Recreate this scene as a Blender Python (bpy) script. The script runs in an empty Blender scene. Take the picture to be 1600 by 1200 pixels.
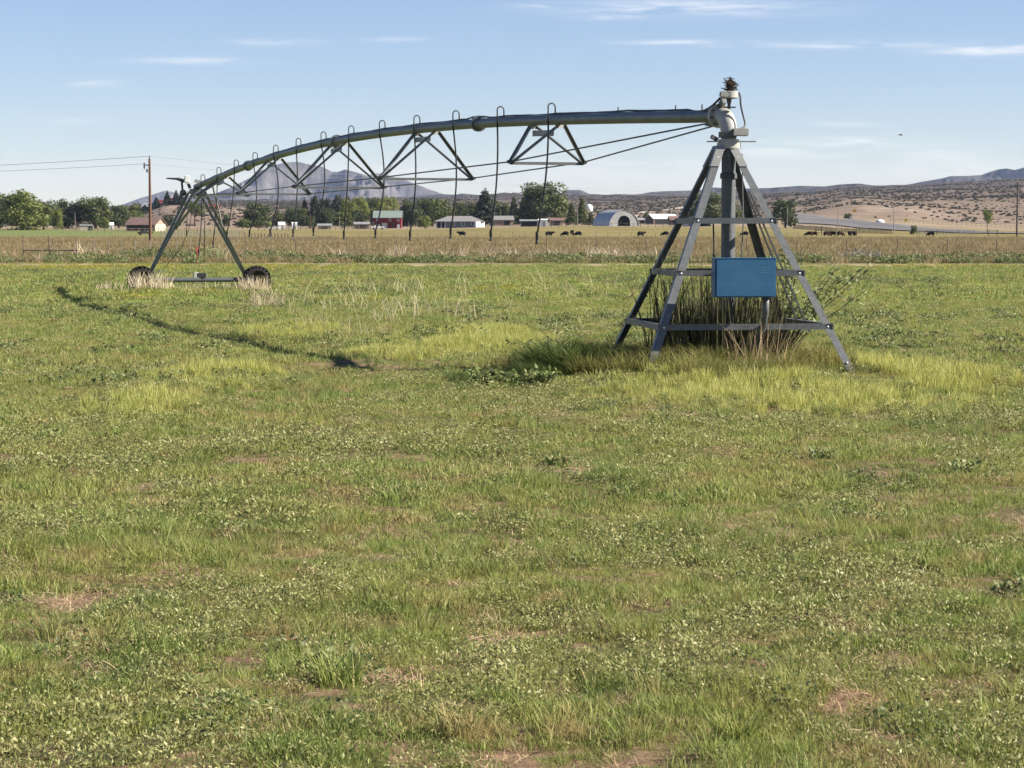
import bpy, bmesh, math, random
import numpy as np
from mathutils import Vector, Matrix, Euler

random.seed(7)
RNG = np.random.default_rng(7)
C = bpy.context.scene.collection
SC = bpy.context.scene
PI = math.pi

# ------------------------------------------------------------------ camera model
F, HC, HOR = 3560.0, 1.95, 357.0
PITCH = math.atan((600 - HOR) / F)
CP, SP = math.cos(PITCH), math.sin(PITCH)


def at(px, py, D):
    """world point seen at photo pixel (px, py), D metres ahead of the camera"""
    r, u = px - 800.0, 600.0 - py
    d = Vector((r, F * CP + u * SP, -F * SP + u * CP))
    d *= D / d.y
    return Vector((d.x, d.y, d.z + HC))


def gx(px, D):
    return (px - 800.0) / F * D


# ------------------------------------------------------------------ noise
def _hash(ix, iy, s):
    v = np.sin(ix * 127.1 + iy * 311.7 + s * 74.7) * 43758.5453
    return v - np.floor(v)


def vnoise(x, y, s=0.0):
    x = np.asarray(x, float); y = np.asarray(y, float)
    ix, iy = np.floor(x), np.floor(y)
    fx, fy = x - ix, y - iy
    fx = fx * fx * (3 - 2 * fx); fy = fy * fy * (3 - 2 * fy)
    a, b = _hash(ix, iy, s), _hash(ix + 1, iy, s)
    c, d = _hash(ix, iy + 1, s), _hash(ix + 1, iy + 1, s)
    return (a + (b - a) * fx) * (1 - fy) + (c + (d - c) * fx) * fy


def fbm(x, y, s=0.0, o=4):
    t, a, n = 0, 0.5, 0
    x = np.asarray(x, float); y = np.asarray(y, float)
    for k in range(o):
        t = t + a * vnoise(x, y, s + k * 3.1); n += a; a *= 0.5
        x = x * 2.03; y = y * 2.03
    return t / n


def sstep(a, b, x):
    t = np.clip((np.asarray(x, float) - a) / (b - a), 0, 1)
    return t * t * (3 - 2 * t)


# ------------------------------------------------------------------ materials
def new_mat(name):
    m = bpy.data.materials.new(name); m.use_nodes = True
    nt = m.node_tree; nt.nodes.clear()
    out = nt.nodes.new('ShaderNodeOutputMaterial')
    return m, nt, out


def N(nt, t, **kw):
    n = nt.nodes.new(t)
    for k, v in kw.items():
        if k.startswith('i_'):
            n.inputs[k[2:].replace('_', ' ')].default_value = v
        else:
            setattr(n, k, v)
    return n


def ramp(nt, stops, fac=None):
    r = nt.nodes.new('ShaderNodeValToRGB')
    e = r.color_ramp.elements
    while len(e) < len(stops):
        e.new(0.5)
    for i, (p, c) in enumerate(stops):
        e[i].position = p
        e[i].color = (c[0], c[1], c[2], 1) if isinstance(c, (tuple, list)) else (c, c, c, 1)
    if fac is not None:
        nt.links.new(fac, r.inputs[0])
    return r


def mixc(nt, fac, a, b, blend='MIX'):
    m = nt.nodes.new('ShaderNodeMix'); m.data_type = 'RGBA'; m.blend_type = blend
    for sock, v in ((m.inputs[0], fac), (m.inputs[6], a), (m.inputs[7], b)):
        if hasattr(v, 'is_linked'):
            nt.links.new(v, sock)
        elif isinstance(v, (tuple, list)):
            sock.default_value = (v[0], v[1], v[2], 1)
        else:
            sock.default_value = v
    return m.outputs[2]


def math_n(nt, op, a, b=0.0, clamp=False):
    m = nt.nodes.new('ShaderNodeMath'); m.operation = op; m.use_clamp = clamp
    for s, v in ((m.inputs[0], a), (m.inputs[1], b)):
        if hasattr(v, 'is_linked'):
            nt.links.new(v, s)
        else:
            s.default_value = v
    return m.outputs[0]


def noise(nt, vec, scale, detail=4, rough=0.6, dist=0.0):
    n = nt.nodes.new('ShaderNodeTexNoise')
    n.inputs['Scale'].default_value = scale; n.inputs['Detail'].default_value = detail
    n.inputs['Roughness'].default_value = rough; n.inputs['Distortion'].default_value = dist
    if vec is not None:
        nt.links.new(vec, n.inputs['Vector'])
    return n.outputs['Fac']


def solid(name, c1, c2=None, scale=6.0, rough=0.7, metal=0.0, bump=0.0, spec=0.4, stain=None, stretch=None):
    m, nt, out = new_mat(name)
    b = N(nt, 'ShaderNodeBsdfPrincipled')
    b.inputs['Roughness'].default_value = rough; b.inputs['Metallic'].default_value = metal
    b.inputs['Specular IOR Level'].default_value = spec
    tc = N(nt, 'ShaderNodeTexCoord')
    vec = tc.outputs['Object']
    if stretch:
        mp = N(nt, 'ShaderNodeMapping'); mp.inputs['Scale'].default_value = stretch
        nt.links.new(vec, mp.inputs[0]); vec = mp.outputs[0]
    f = noise(nt, vec, scale, 5, 0.65)
    c2 = c2 or tuple(v * 0.75 for v in c1)
    col = ramp(nt, [(0.32, c2), (0.68, c1)], f).outputs[0]
    if stain:
        f2 = ramp(nt, [(0.55, 0.0), (0.72, 1.0)], noise(nt, vec, scale * 0.4, 6, 0.7)).outputs[0]
        col = mixc(nt, math_n(nt, 'MULTIPLY', f2, stain[1]), col, stain[0])
    nt.links.new(col, b.inputs['Base Color'])
    if bump:
        bp = N(nt, 'ShaderNodeBump'); bp.inputs['Strength'].default_value = bump; bp.inputs['Distance'].default_value = 0.02
        nt.links.new(f, bp.inputs['Height']); nt.links.new(bp.outputs[0], b.inputs['Normal'])
    nt.links.new(b.outputs[0], out.inputs[0])
    return m


def plant_mat(name, stops, patch=None, pscale=0.25, transl=0.3, rough=0.55, spec=0.25):
    """leaf/blade material: ramp over the per-blade random attribute, tinted by wide ground patches"""
    m, nt, out = new_mat(name)
    at_ = N(nt, 'ShaderNodeAttribute', attribute_name='rnd')
    geo = N(nt, 'ShaderNodeNewGeometry')
    oi = N(nt, 'ShaderNodeObjectInfo')
    v = math_n(nt, 'ADD', at_.outputs['Fac'], math_n(nt, 'MULTIPLY', math_n(nt, 'SUBTRACT', oi.outputs['Random'], 0.5), 0.35))
    col = ramp(nt, stops, v).outputs[0]
    if patch:
        nz = noise(nt, geo.outputs['Position'], pscale, 4, 0.6)
        f = ramp(nt, [(0.42, 0.0), (0.66, 1.0)], nz).outputs[0]
        col = mixc(nt, math_n(nt, 'MULTIPLY', f, patch[1]), col, patch[0])
        if len(patch) > 2:
            f2 = ramp(nt, [(0.46, 0.0), (0.62, 1.0)], noise(nt, geo.outputs['Position'], pscale * 2.7, 5, 0.65)).outputs[0]
            col = mixc(nt, math_n(nt, 'MULTIPLY', f2, 0.55), col, patch[2])
            f3 = ramp(nt, [(0.51, 0.0), (0.64, 1.0)], noise(nt, geo.outputs['Position'], pscale * 6.0, 5, 0.7)).outputs[0]
            col = mixc(nt, math_n(nt, 'MULTIPLY', f3, 0.75), col, patch[3])
    b = N(nt, 'ShaderNodeBsdfPrincipled')
    b.inputs['Roughness'].default_value = rough; b.inputs['Specular IOR Level'].default_value = spec
    nt.links.new(col, b.inputs['Base Color'])
    t = N(nt, 'ShaderNodeBsdfTranslucent'); nt.links.new(col, t.inputs[0])
    mx = N(nt, 'ShaderNodeMixShader'); mx.inputs[0].default_value = transl
    nt.links.new(b.outputs[0], mx.inputs[1]); nt.links.new(t.outputs[0], mx.inputs[2])
    nt.links.new(mx.outputs[0], out.inputs[0])
    return m


M = {}
M['galv'] = solid('galvanised_steel', (0.1409, 0.1488, 0.1514), (0.09396, 0.09918, 0.1018), 15, 0.5, 0.25, 0.14, stain=((0.08352, 0.06786, 0.0522), 0.35))
M['galv_dark'] = solid('weathered_steel', (0.102, 0.111, 0.114), (0.06, 0.066, 0.069), 4, 0.55, 0.2, 0.1, stain=((0.12, 0.096, 0.066), 0.3))
M['pipe'] = solid('pipe_steel', (0.129, 0.1461, 0.1497), (0.08064, 0.09346, 0.09798), 2.2, 0.5, 0.25, 0.06, stain=((0.2419, 0.2464, 0.2359), 0.4))
M['cream'] = solid('cream_paint', (0.3839, 0.3777, 0.3344), (0.3096, 0.3034, 0.2663), 7, 0.45, 0.0, 0.05, stain=((0.1858, 0.1548, 0.1115), 0.4))
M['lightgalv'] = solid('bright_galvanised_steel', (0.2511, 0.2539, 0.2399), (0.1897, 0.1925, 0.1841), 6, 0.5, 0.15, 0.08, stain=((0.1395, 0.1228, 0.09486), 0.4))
M['black'] = solid('black_rubber', (0.018, 0.018, 0.02), (0.010, 0.010, 0.011), 8, 0.5)
M['tyre'] = solid('worn_tyre_rubber', (0.021, 0.0168, 0.0156), (0.0096, 0.0084, 0.0084), 7, 0.85, 0, 0.3, stain=((0.084, 0.06, 0.042), 0.4))
M['rim'] = solid('rusty_rim_metal', (0.035, 0.02975, 0.0245), (0.0175, 0.0133, 0.0105), 8, 0.7, 0.1)
M['blue'] = solid('faded_blue_paint', (0.03787, 0.1358, 0.2552), (0.03128, 0.1169, 0.2264), 3.5, 0.42, 0, 0.03, stain=((0.05762, 0.1729, 0.2799), 0.5))
M['bluefade'] = solid('worn_decal', (0.09, 0.22, 0.31), (0.05, 0.18, 0.30), 30, 0.6)
M['bolt'] = solid('bright_bolt', (0.75, 0.76, 0.76), (0.6, 0.6, 0.6), 8, 0.35, 0.4)
M['white'] = solid('white_paint', (0.78, 0.78, 0.76), (0.66, 0.66, 0.64), 4, 0.6)
M['wood'] = solid('weathered_wood', (0.20, 0.155, 0.115), (0.10, 0.075, 0.055), 9, 0.9, 0, 0.2, stretch=(3, 3, 0.4))
M['woodgrey'] = solid('grey_wood', (0.30, 0.27, 0.235), (0.17, 0.15, 0.13), 9, 0.9, 0, 0.2, stretch=(3, 3, 0.4))
M['pole'] = solid('creosote_pole', (0.165, 0.085, 0.05), (0.085, 0.045, 0.03), 6, 0.85, 0, 0.2, stretch=(3, 3, 0.25))
M['poledark'] = solid('dark_pole', (0.06, 0.045, 0.036), (0.03, 0.024, 0.02), 6, 0.85, 0, 0.2, stretch=(3, 3, 0.25))
M['wire'] = solid('wire', (0.10, 0.10, 0.105), (0.06, 0.06, 0.065), 3, 0.6, 0.3)
M['cable'] = solid('overhead_cable', (0.20, 0.21, 0.23), (0.16, 0.17, 0.19), 3, 0.6)
M['redwall'] = solid('red_barn_boards', (0.23, 0.028, 0.03), (0.14, 0.018, 0.02), 1.2, 0.85, 0, 0.1, stretch=(4, 4, 0.3))
M['greenroof'] = solid('green_metal_roof', (0.1955, 0.2401, 0.2091), (0.161, 0.2009, 0.1734), 0.5, 0.55)
M['greyshingle'] = solid('grey_shingle', (0.21, 0.205, 0.20), (0.15, 0.145, 0.14), 1.5, 0.9)
M['greywall'] = solid('grey_stucco', (0.15, 0.175, 0.19), (0.12, 0.14, 0.155), 0.6, 0.9)
M['brownroof'] = solid('brown_metal_roof', (0.1875, 0.1162, 0.0975), (0.1425, 0.09, 0.07875), 0.6, 0.7)
M['tanwall'] = solid('tan_wall', (0.30, 0.24, 0.19), (0.22, 0.17, 0.135), 0.6, 0.9)
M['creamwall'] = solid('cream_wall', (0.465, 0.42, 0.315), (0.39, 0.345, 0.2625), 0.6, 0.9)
M['redroof'] = solid('red_roof', (0.12, 0.02625, 0.024), (0.0825, 0.01875, 0.01725), 0.6, 0.7)
M['dark'] = solid('dark_tone_and_shade', (0.018, 0.017, 0.018), (0.012, 0.012, 0.012), 2, 0.8)  # plain dark tone; on building fronts it paints the shade inside openings
M['tinmetal'] = solid('corrugated_metal', (0.416, 0.424, 0.432), (0.32, 0.328, 0.336), 0.7, 0.42, 0.3, stretch=(0.3, 4, 0.3))
M['tinend'] = solid('grey_sheet_metal', (0.27, 0.27, 0.26), (0.20, 0.20, 0.195), 0.6, 0.6, 0.1)
M['cow'] = solid('black_hide', (0.009, 0.008, 0.008), (0.005, 0.0045, 0.0045), 3, 0.9, spec=0.08)
M['cowbrown'] = solid('dark_brown_hide', (0.045, 0.024, 0.018), (0.025, 0.014, 0.011), 3, 0.9, spec=0.08)
M['signyellow'] = solid('yellow_sign', (0.6, 0.34, 0.03), (0.54, 0.3, 0.03), 3, 0.5)
M['signgrey'] = solid('bare_aluminium', (0.42, 0.43, 0.44), (0.36, 0.37, 0.38), 3, 0.5, 0.2)
M['red'] = solid('red_flag', (0.33, 0.03, 0.021), (0.27, 0.024, 0.018), 3, 0.7)
M['concrete'] = solid('pale_concrete', (0.46, 0.44, 0.38), (0.34, 0.32, 0.28), 6, 0.9, 0, 0.3)
M['bark'] = solid('bark', (0.12, 0.09, 0.065), (0.06, 0.045, 0.035), 3, 0.95, 0, 0.3)
M['glass'] = solid('dim_glass', (0.06, 0.07, 0.08), (0.04, 0.05, 0.06), 1, 0.15, 0, 0, 0.6)
M['twig'] = solid('twig', (0.075, 0.055, 0.04), (0.035, 0.027, 0.02), 20, 0.95)


# ------------------------------------------------------------------ mesh builder
class MB:
    def __init__(s):
        s.v, s.f = [], []

    def add(s, verts, faces):
        o = len(s.v)
        s.v += [tuple(p) for p in verts]
        s.f += [tuple(i + o for i in f) for f in faces]
        return s

    def box(s, c, size, rot=None):
        hx, hy, hz = (q / 2 for q in size)
        vs = [Vector((x, y, z)) for x in (-hx, hx) for y in (-hy, hy) for z in (-hz, hz)]
        if rot is not None:
            R = rot if isinstance(rot, Matrix) else Euler(rot).to_matrix()
            vs = [R @ v for v in vs]
        c = Vector(c)
        return s.add([v + c for v in vs], [(0, 1, 3, 2), (4, 6, 7, 5), (0, 4, 5, 1), (2, 3, 7, 6), (0, 2, 6, 4), (1, 5, 7, 3)])

    def plate(s, p0, p1, a, w, b, th):
        """bar from p0 to p1; section spans 0..w along a and 0..th along b"""
        p0, p1, a, b = Vector(p0), Vector(p1), Vector(a), Vector(b)
        vs = []
        for p in (p0, p1):
            vs += [p, p + a * w, p + a * w + b * th, p + b * th]
        return s.add(vs, [(0, 3, 2, 1), (4, 5, 6, 7), (0, 1, 5, 4), (1, 2, 6, 5), (2, 3, 7, 6), (3, 0, 4, 7)])

    def angle(s, p0, p1, a, b, w, th):
        """angle iron: legs along a and b"""
        s.plate(p0, p1, a, w, b, th)
        q = Vector(b) * th
        s.plate(Vector(p0) + q, Vector(p1) + q, b, w - th, a, th)
        return s

    def tube(s, pts, r, n=8, cap=True, r1=None):
        pts = [Vector(p) for p in pts]
        m = len(pts)
        rings = []
        prev = None
        for i, p in enumerate(pts):
            d = (pts[min(i + 1, m - 1)] - pts[max(i - 1, 0)])
            if d.length < 1e-9:
                d = Vector((0, 0, 1))
            d.normalize()
            if prev is None:
                ref = Vector((0, 0, 1)) if abs(d.z) < 0.9 else Vector((1, 0, 0))
                a = d.cross(ref).normalized()
            else:
                a = (prev - d * prev.dot(d)).normalized()
            prev = a
            b = d.cross(a)
            rr = r[i] if isinstance(r, (list, tuple)) else (r if r1 is None else r + (r1 - r) * i / (m - 1))
            rings.append([p + (a * math.cos(2 * PI * k / n) + b * math.sin(2 * PI * k / n)) * rr for k in range(n)])
        vs = [v for ring in rings for v in ring]
        fs = []
        for i in range(m - 1):
            for k in range(n):
                k2 = (k + 1) % n
                fs.append((i * n + k, i * n + k2, (i + 1) * n + k2, (i + 1) * n + k))
        if cap:
            fs.append(tuple(range(n - 1, -1, -1)))
            fs.append(tuple((m - 1) * n + k for k in range(n)))
        return s.add(vs, fs)

    def cyl(s, p0, p1, r, n=12):
        return s.tube([p0, p1], r, n)

    def blob(s, c, r, seg=8, ring=5, sq=(1, 1, 1), jit=0.0, rnd=random):
        vs = [Vector((0, 0, 1))]
        for i in range(1, ring):
            th = PI * i / ring
            for k in range(seg):
                ph = 2 * PI * k / seg
                vs.append(Vector((math.sin(th) * math.cos(ph), math.sin(th) * math.sin(ph), math.cos(th))))
        vs.append(Vector((0, 0, -1)))
        vs = [Vector((v.x * sq[0], v.y * sq[1], v.z * sq[2])) * r * (1 + jit * (rnd.random() - 0.5)) + Vector(c) for v in vs]
        fs = [(0, 1 + k, 1 + (k + 1) % seg) for k in range(seg)]
        for i in range(ring - 2):
            for k in range(seg):
                a = 1 + i * seg + k; b = 1 + i * seg + (k + 1) % seg
                fs.append((a, a + seg, b + seg, b))
        L = len(vs) - 1
        o = 1 + (ring - 2) * seg
        fs += [(L, o + (k + 1) % seg, o + k) for k in range(seg)]
        return s.add(vs, fs)

    def build(s, name, mat, parent=None, org=(0, 0, 0), smooth=False, bevel=0.0):
        me = bpy.data.meshes.new(name)
        o = Vector(org)
        me.from_pydata([tuple(Vector(p) - o) for p in s.v], [], s.f)
        bm = bmesh.new(); bm.from_mesh(me)
        bmesh.ops.recalc_face_normals(bm, faces=bm.faces)
        if bevel:
            bmesh.ops.bevel(bm, geom=list(bm.edges), offset=bevel, segments=2, affect='EDGES', clamp_overlap=True)
        bm.to_mesh(me); bm.free()
        if smooth:
            me.shade_smooth() if smooth is True else me.shade_smooth()
            if smooth != True:
                me.set_sharp_from_angle(angle=math.radians(smooth))
        me.materials.append(M[mat] if isinstance(mat, str) else mat)
        ob = bpy.data.objects.new(name, me); C.objects.link(ob)
        if parent is not None:
            ob.parent = parent
        return ob


def tag(o, label=None, cat=None, group=None, kind=None):
    if label: o['label'] = label
    if cat: o['category'] = cat
    if group: o['group'] = group
    if kind: o['kind'] = kind
    return o


def empty(name, loc, label, cat, group=None, rz=0.0, sc=(1, 1, 1)):
    o = bpy.data.objects.new(name, None); C.objects.link(o)
    o.location = loc; o.rotation_euler = (0, 0, rz); o.scale = sc
    o.empty_display_size = 0.2
    return tag(o, label, cat, group)


def inst(name, mesh, parent=None, loc=(0, 0, 0), rz=0.0, sc=(1, 1, 1), rot=None):
    o = bpy.data.objects.new(name, mesh); C.objects.link(o)
    o.location = loc; o.rotation_euler = rot if rot else (0, 0, rz); o.scale = sc
    if parent is not None: o.parent = parent
    return o


def np_mesh(name, verts, faces, mat, rnd=None, smooth=False):
    """verts (n,3); faces list of equal-length index arrays or one (m,k) array"""
    me = bpy.data.meshes.new(name)
    verts = np.asarray(verts, np.float32)
    me.vertices.add(len(verts)); me.vertices.foreach_set('co', verts.ravel())
    groups = faces if isinstance(faces, list) else [faces]
    loops = np.concatenate([g.ravel() for g in groups]).astype(np.int32)
    tot = np.concatenate([np.full(len(g), g.shape[1]) for g in groups]).astype(np.int32)
    start = np.concatenate([[0], np.cumsum(tot)[:-1]]).astype(np.int32)
    me.loops.add(len(loops)); me.loops.foreach_set('vertex_index', loops)
    me.polygons.add(len(tot)); me.polygons.foreach_set('loop_start', start)
    try:
        me.polygons.foreach_set('loop_total', tot)
    except Exception:
        pass
    me.update(calc_edges=True)
    if rnd is not None:
        a = me.attributes.new('rnd', 'FLOAT', 'POINT'); a.data.foreach_set('value', np.asarray(rnd, np.float32))
    if smooth: me.shade_smooth()
    me.materials.append(M[mat] if isinstance(mat, str) else mat)
    return me


# ------------------------------------------------------------------ terrain
PX0, PY0 = 2.916, 30.8            # pivot centre
TW = Vector((-10.02, 72.9, 0))    # drive tower centre

# rows seen in the photograph for the land beyond the pastures: column px -> [(distance, photo row)]
FARCOL = {
    -3000: [(600, 368.6), (750, 363), (1000, 354), (1300, 350), (1800, 341), (2500, 333), (3500, 327), (5000, 324)],
    150: [(600, 368.6), (750, 363), (1000, 354), (1300, 350), (1800, 341), (2500, 333), (3500, 327), (5000, 324)],
    420: [(600, 368.6), (750, 363), (1000, 355), (1300, 349), (1800, 338), (2500, 325), (3500, 317), (5000, 314)],
    640: [(600, 368.6), (750, 362.5), (1000, 354.5), (1300, 347), (1800, 335), (2500, 322), (3500, 313), (5000, 310)],
    900: [(600, 368.6), (750, 361), (900, 353), (1000, 351), (1300, 343), (1800, 332), (2500, 320), (3500, 311), (5000, 306.5)],
    1150: [(600, 368.6), (750, 362), (900, 353.5), (1000, 350), (1300, 340), (1800, 329), (2500, 317), (3500, 308), (5000, 303)],
    1245: [(600, 368.6), (800, 361), (990, 349.4), (1150, 333.2), (1400, 329), (1800, 322), (2500, 312), (3500, 304), (5000, 300)],
    1340: [(600, 368.6), (780, 364), (890, 357.3), (1000, 344), (1080, 342), (1180, 322), (1350, 318), (1800, 314), (2500, 305), (3500, 297), (5000, 291)],
    1400: [(600, 368.6), (770, 365), (845, 361.2), (930, 351), (1040, 345), (1150, 331), (1250, 321), (1800, 313), (2500, 304), (3500, 296), (5000, 292)],
    1500: [(600, 368.6), (740, 366.5), (790, 365.2), (840, 360), (1000, 352), (1150, 344), (1280, 326), (1800, 312), (2500, 301), (3500, 292), (5000, 284)],
    1600: [(600, 368.6), (740, 366.5), (800, 364), (1000, 356), (1200, 342), (1350, 327), (1800, 311), (2500, 298), (3500, 287), (5000, 279)],
    4500: [(600, 368.6), (740, 366.5), (800, 364), (1000, 356), (1200, 342), (1350, 327), (1800, 311), (2500, 298), (3500, 287), (5000, 279)],
}
_DG = np.concatenate([np.arange(600, 1500, 10.0), np.arange(1500, 5001, 50.0)])
_cols = sorted(FARCOL)
_tab = np.array([np.interp(_DG, [p[0] for p in FARCOL[c]], [p[1] for p in FARCOL[c]]) for c in _cols])
# soften the kinks
for _ in range(3):
    _tab[:, 1:-1] = (_tab[:, :-2] + 2 * _tab[:, 1:-1] + _tab[:, 2:]) / 4


def ground_h(x, y):
    x = np.atleast_1d(np.asarray(x, float)); y = np.atleast_1d(np.asarray(y, float))
    near = (fbm(x * 0.9, y * 0.9, 1) - 0.5) * 0.10 * (1 - sstep(60, 140, y)) + (fbm(x * 0.12, y * 0.12, 4, 2) - 0.5) * 0.10 * (1 - sstep(70, 160, y)) + (fbm(x * 0.42, y * 0.30, 41, 3) - 0.5) * 0.16 * sstep(14, 30, y) * (1 - sstep(80, 118, y))
    r2 = (x - PX0 - 0.1) ** 2 + (y - PY0) ** 2
    z = near + 0.12 * np.exp(-r2 / (2 * 2.0 ** 2))
    # shallow wheel track left by the tower
    D = np.clip(y, 600, 5000)
    px = np.clip(x / np.maximum(y, 1) * F + 800, -3000, 4500)
    ci = np.clip(np.searchsorted(_cols, px) - 1, 0, len(_cols) - 2)
    ca = np.array(_cols, float)
    w = np.clip((px - ca[ci]) / (ca[ci + 1] - ca[ci]), 0, 1)
    w = w * w * (3 - 2 * w)
    di = np.clip(np.searchsorted(_DG, D) - 1, 0, len(_DG) - 2)
    dw = np.clip((D - _DG[di]) / (_DG[di + 1] - _DG[di]), 0, 1)
    row = (1 - w) * ((1 - dw) * _tab[ci, di] + dw * _tab[ci, di + 1]) + w * ((1 - dw) * _tab[ci + 1, di] + dw * _tab[ci + 1, di + 1])
    zf = HC + (HOR - row) * D / F
    zf0 = HC + (HOR - 368.6) * 600 / F
    # sandy knoll with houses, left
    k = np.exp(-((px - 275) / 62) ** 2) + 0.6 * np.exp(-((px - 370) / 45) ** 2)
    zf = zf + 9.5 * k * sstep(1120, 1330, y) * (1 - 0.75 * sstep(1500, 2300, y))
    rough = (fbm(x / 70, y / 70, 9, 4) - 0.5) * sstep(1050, 1500, y) * (1 - 0.8 * sstep(600, 1300, np.abs(y - 1e9) * 0))
    zf = zf + rough * 9.0 * sstep(1040, 1500, y) + (fbm(x / 260, y / 260, 12, 3) - 0.5) * 16 * sstep(1500, 3000, y) * (1 - sstep(4000, 5000, y))
    zf = zf - sstep(5000, 7000, y) * 60
    b = sstep(560, 640, y)
    return z * (1 - b) + (zf - (1 - b) * 0) * b


def gz(x, y):
    return float(ground_h(x, y)[0])


def ground_point(px, D):
    x = gx(px, D)
    return Vector((x, D, gz(x, D)))


def make_ground():
    ys = np.concatenate([np.arange(-36, 6, 2.0), np.arange(6, 45, 0.2), np.arange(45, 135, 0.7), np.geomspace(135, 640, 60)[:-1],
                         np.arange(640, 1500, 12.0), np.geomspace(1500, 5200, 70)[:-1], np.geomspace(5200, 22000, 14)])
    us = np.concatenate([np.linspace(-1.6, -0.3, 34)[:-1], np.linspace(-0.3, 0.3, 330), np.linspace(0.3, 1.6, 34)[1:]])
    U, Y = np.meshgrid(us, ys)
    X = U * (Y + 40)
    Z = ground_h(X.ravel(), Y.ravel())
    nr, nc = X.shape
    idx = np.arange(nr * nc).reshape(nr, nc)
    f = np.stack([idx[:-1, :-1], idx[:-1, 1:], idx[1:, 1:], idx[1:, :-1]], -1).reshape(-1, 4)
    # ---- material: land cover by place
    m, nt, out = new_mat('field_and_desert_ground')
    L = nt.links
    geo = N(nt, 'ShaderNodeNewGeometry'); P = geo.outputs['Position']
    sep = N(nt, 'ShaderNodeSeparateXYZ'); L.new(P, sep.inputs[0])
    Xo, Yo = sep.outputs[0], sep.outputs[1]
    n_fine = noise(nt, P, 9.0, 5, 0.7); n_mid = noise(nt, P, 1.1, 5, 0.65); n_wide = noise(nt, P, 0.16, 4, 0.6)
    turf = ramp(nt, [(0.3, (0.045, 0.045, 0.020)), (0.52, (0.085, 0.085, 0.034)), (0.72, (0.15, 0.125, 0.06))], n_mid).outputs[0]
    turf = mixc(nt, ramp(nt, [(0.4, 0.0), (0.75, 0.7)], n_wide).outputs[0], turf, (0.13, 0.115, 0.045))
    soil = ramp(nt, [(0.3, (0.10, 0.060, 0.040)), (0.7, (0.30, 0.19, 0.125))], n_fine).outputs[0]
    near = mixc(nt, ramp(nt, [(0.42, 0.0), (0.58, 1.0)], noise(nt, P, 2.2, 5, 0.7)).outputs[0], turf, soil)
    # meadow turf far part of the near field
    far_turf = ramp(nt, [(0.3, (0.1384, 0.1835, 0.04277)), (0.5, (0.2125, 0.2559, 0.06415)), (0.7, (0.3162, 0.317, 0.1069))],
                    math_n(nt, 'ADD', math_n(nt, 'MULTIPLY', noise(nt, P, 0.35, 5, 0.65), 0.6), math_n(nt, 'MULTIPLY', n_mid, 0.4))).outputs[0]
    ybnd = lambda a, b: (lambda mr: mr.outputs[0])(_mr(nt, Yj, a, b))
    jit = math_n(nt, 'MULTIPLY', math_n(nt, 'SUBTRACT', noise(nt, P, 0.05, 3, 0.6), 0.5), 40.0)
    jit2 = math_n(nt, 'MULTIPLY', math_n(nt, 'SUBTRACT', noise(nt, P, 0.4, 3, 0.6), 0.5), 9.0)
    Yj = math_n(nt, 'ADD', Yo, jit2)
    col = mixc(nt, ybnd(30, 65), near, far_turf)
    Yj = math_n(nt, 'ADD', Yo, math_n(nt, 'MULTIPLY', math_n(nt, 'SUBTRACT', noise(nt, P, 0.10, 5, 0.7), 0.5), 40.0))
    tan = ramp(nt, [(0.3, (0.26, 0.19, 0.105)), (0.7, (0.42, 0.33, 0.20))], n_mid).outputs[0]
    tan = mixc(nt, ramp(nt, [(0.44, 0.0), (0.60, 0.9)], noise(nt, P, 0.28, 5, 0.7)).outputs[0], tan, (0.15, 0.15, 0.055))
    col = mixc(nt, ybnd(113, 118), col, tan)
    weedg = ramp(nt, [(0.35, (0.07, 0.08, 0.03)), (0.65, (0.20, 0.17, 0.085))], n_mid).outputs[0]
    col = mixc(nt, ybnd(122, 131), col, weedg)
    Yj = math_n(nt, 'ADD', Yo, jit)
    brown = ramp(nt, [(0.33, (0.1569, 0.1265, 0.06072)), (0.5, (0.2378, 0.1822, 0.08906)), (0.68, (0.3238, 0.2479, 0.1214))],
                 math_n(nt, 'ADD', math_n(nt, 'MULTIPLY', noise(nt, P, 0.03, 5, 0.7), 0.6), math_n(nt, 'MULTIPLY', noise(nt, P, 0.5, 5, 0.7), 0.4))).outputs[0]
    col = mixc(nt, ybnd(150, 185), col, brown)
    dkg = ramp(nt, [(0.35, (0.1104, 0.1058, 0.0414)), (0.65, (0.1564, 0.138, 0.05704))], noise(nt, P, 0.06, 4, 0.6)).outputs[0]
    col = mixc(nt, ybnd(400, 440), col, dkg)
    # pasture: greener at left, yellower at right
    past = ramp(nt, [(0.33, (0.1364, 0.1147, 0.03844)), (0.55, (0.1922, 0.1612, 0.062)), (0.72, (0.248, 0.1984, 0.093))], noise(nt, P, 0.022, 5, 0.65)).outputs[0]
    gleft = _mr(nt, math_n(nt, 'ADD', Xo, math_n(nt, 'MULTIPLY', Yo, 0.152)), 20, -20).outputs[0]
    past = mixc(nt, gleft, past, (0.135, 0.155, 0.05))
    col = mixc(nt, ybnd(500, 545), col, past)
    # desert
    sand = ramp(nt, [(0.34, (0.11, 0.078, 0.056)), (0.46, (0.205, 0.150, 0.112)), (0.58, (0.27, 0.205, 0.158)), (0.72, (0.40, 0.325, 0.26))],
                math_n(nt, 'ADD', math_n(nt, 'MULTIPLY', noise(nt, P, 0.012, 6, 0.75), 0.6), math_n(nt, 'MULTIPLY', noise(nt, P, 0.07, 5, 0.75, 1.5), 0.4))).outputs[0]
    scr = ramp(nt, [(0.40, 0.0), (0.56, 1.0)], noise(nt, P, 0.09, 6, 0.75)).outputs[0]
    scrub = ramp(nt, [(0.3, (0.06563, 0.05425, 0.03675)), (0.7, (0.1181, 0.0945, 0.06563))], noise(nt, P, 0.2, 4, 0.7)).outputs[0]
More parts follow.
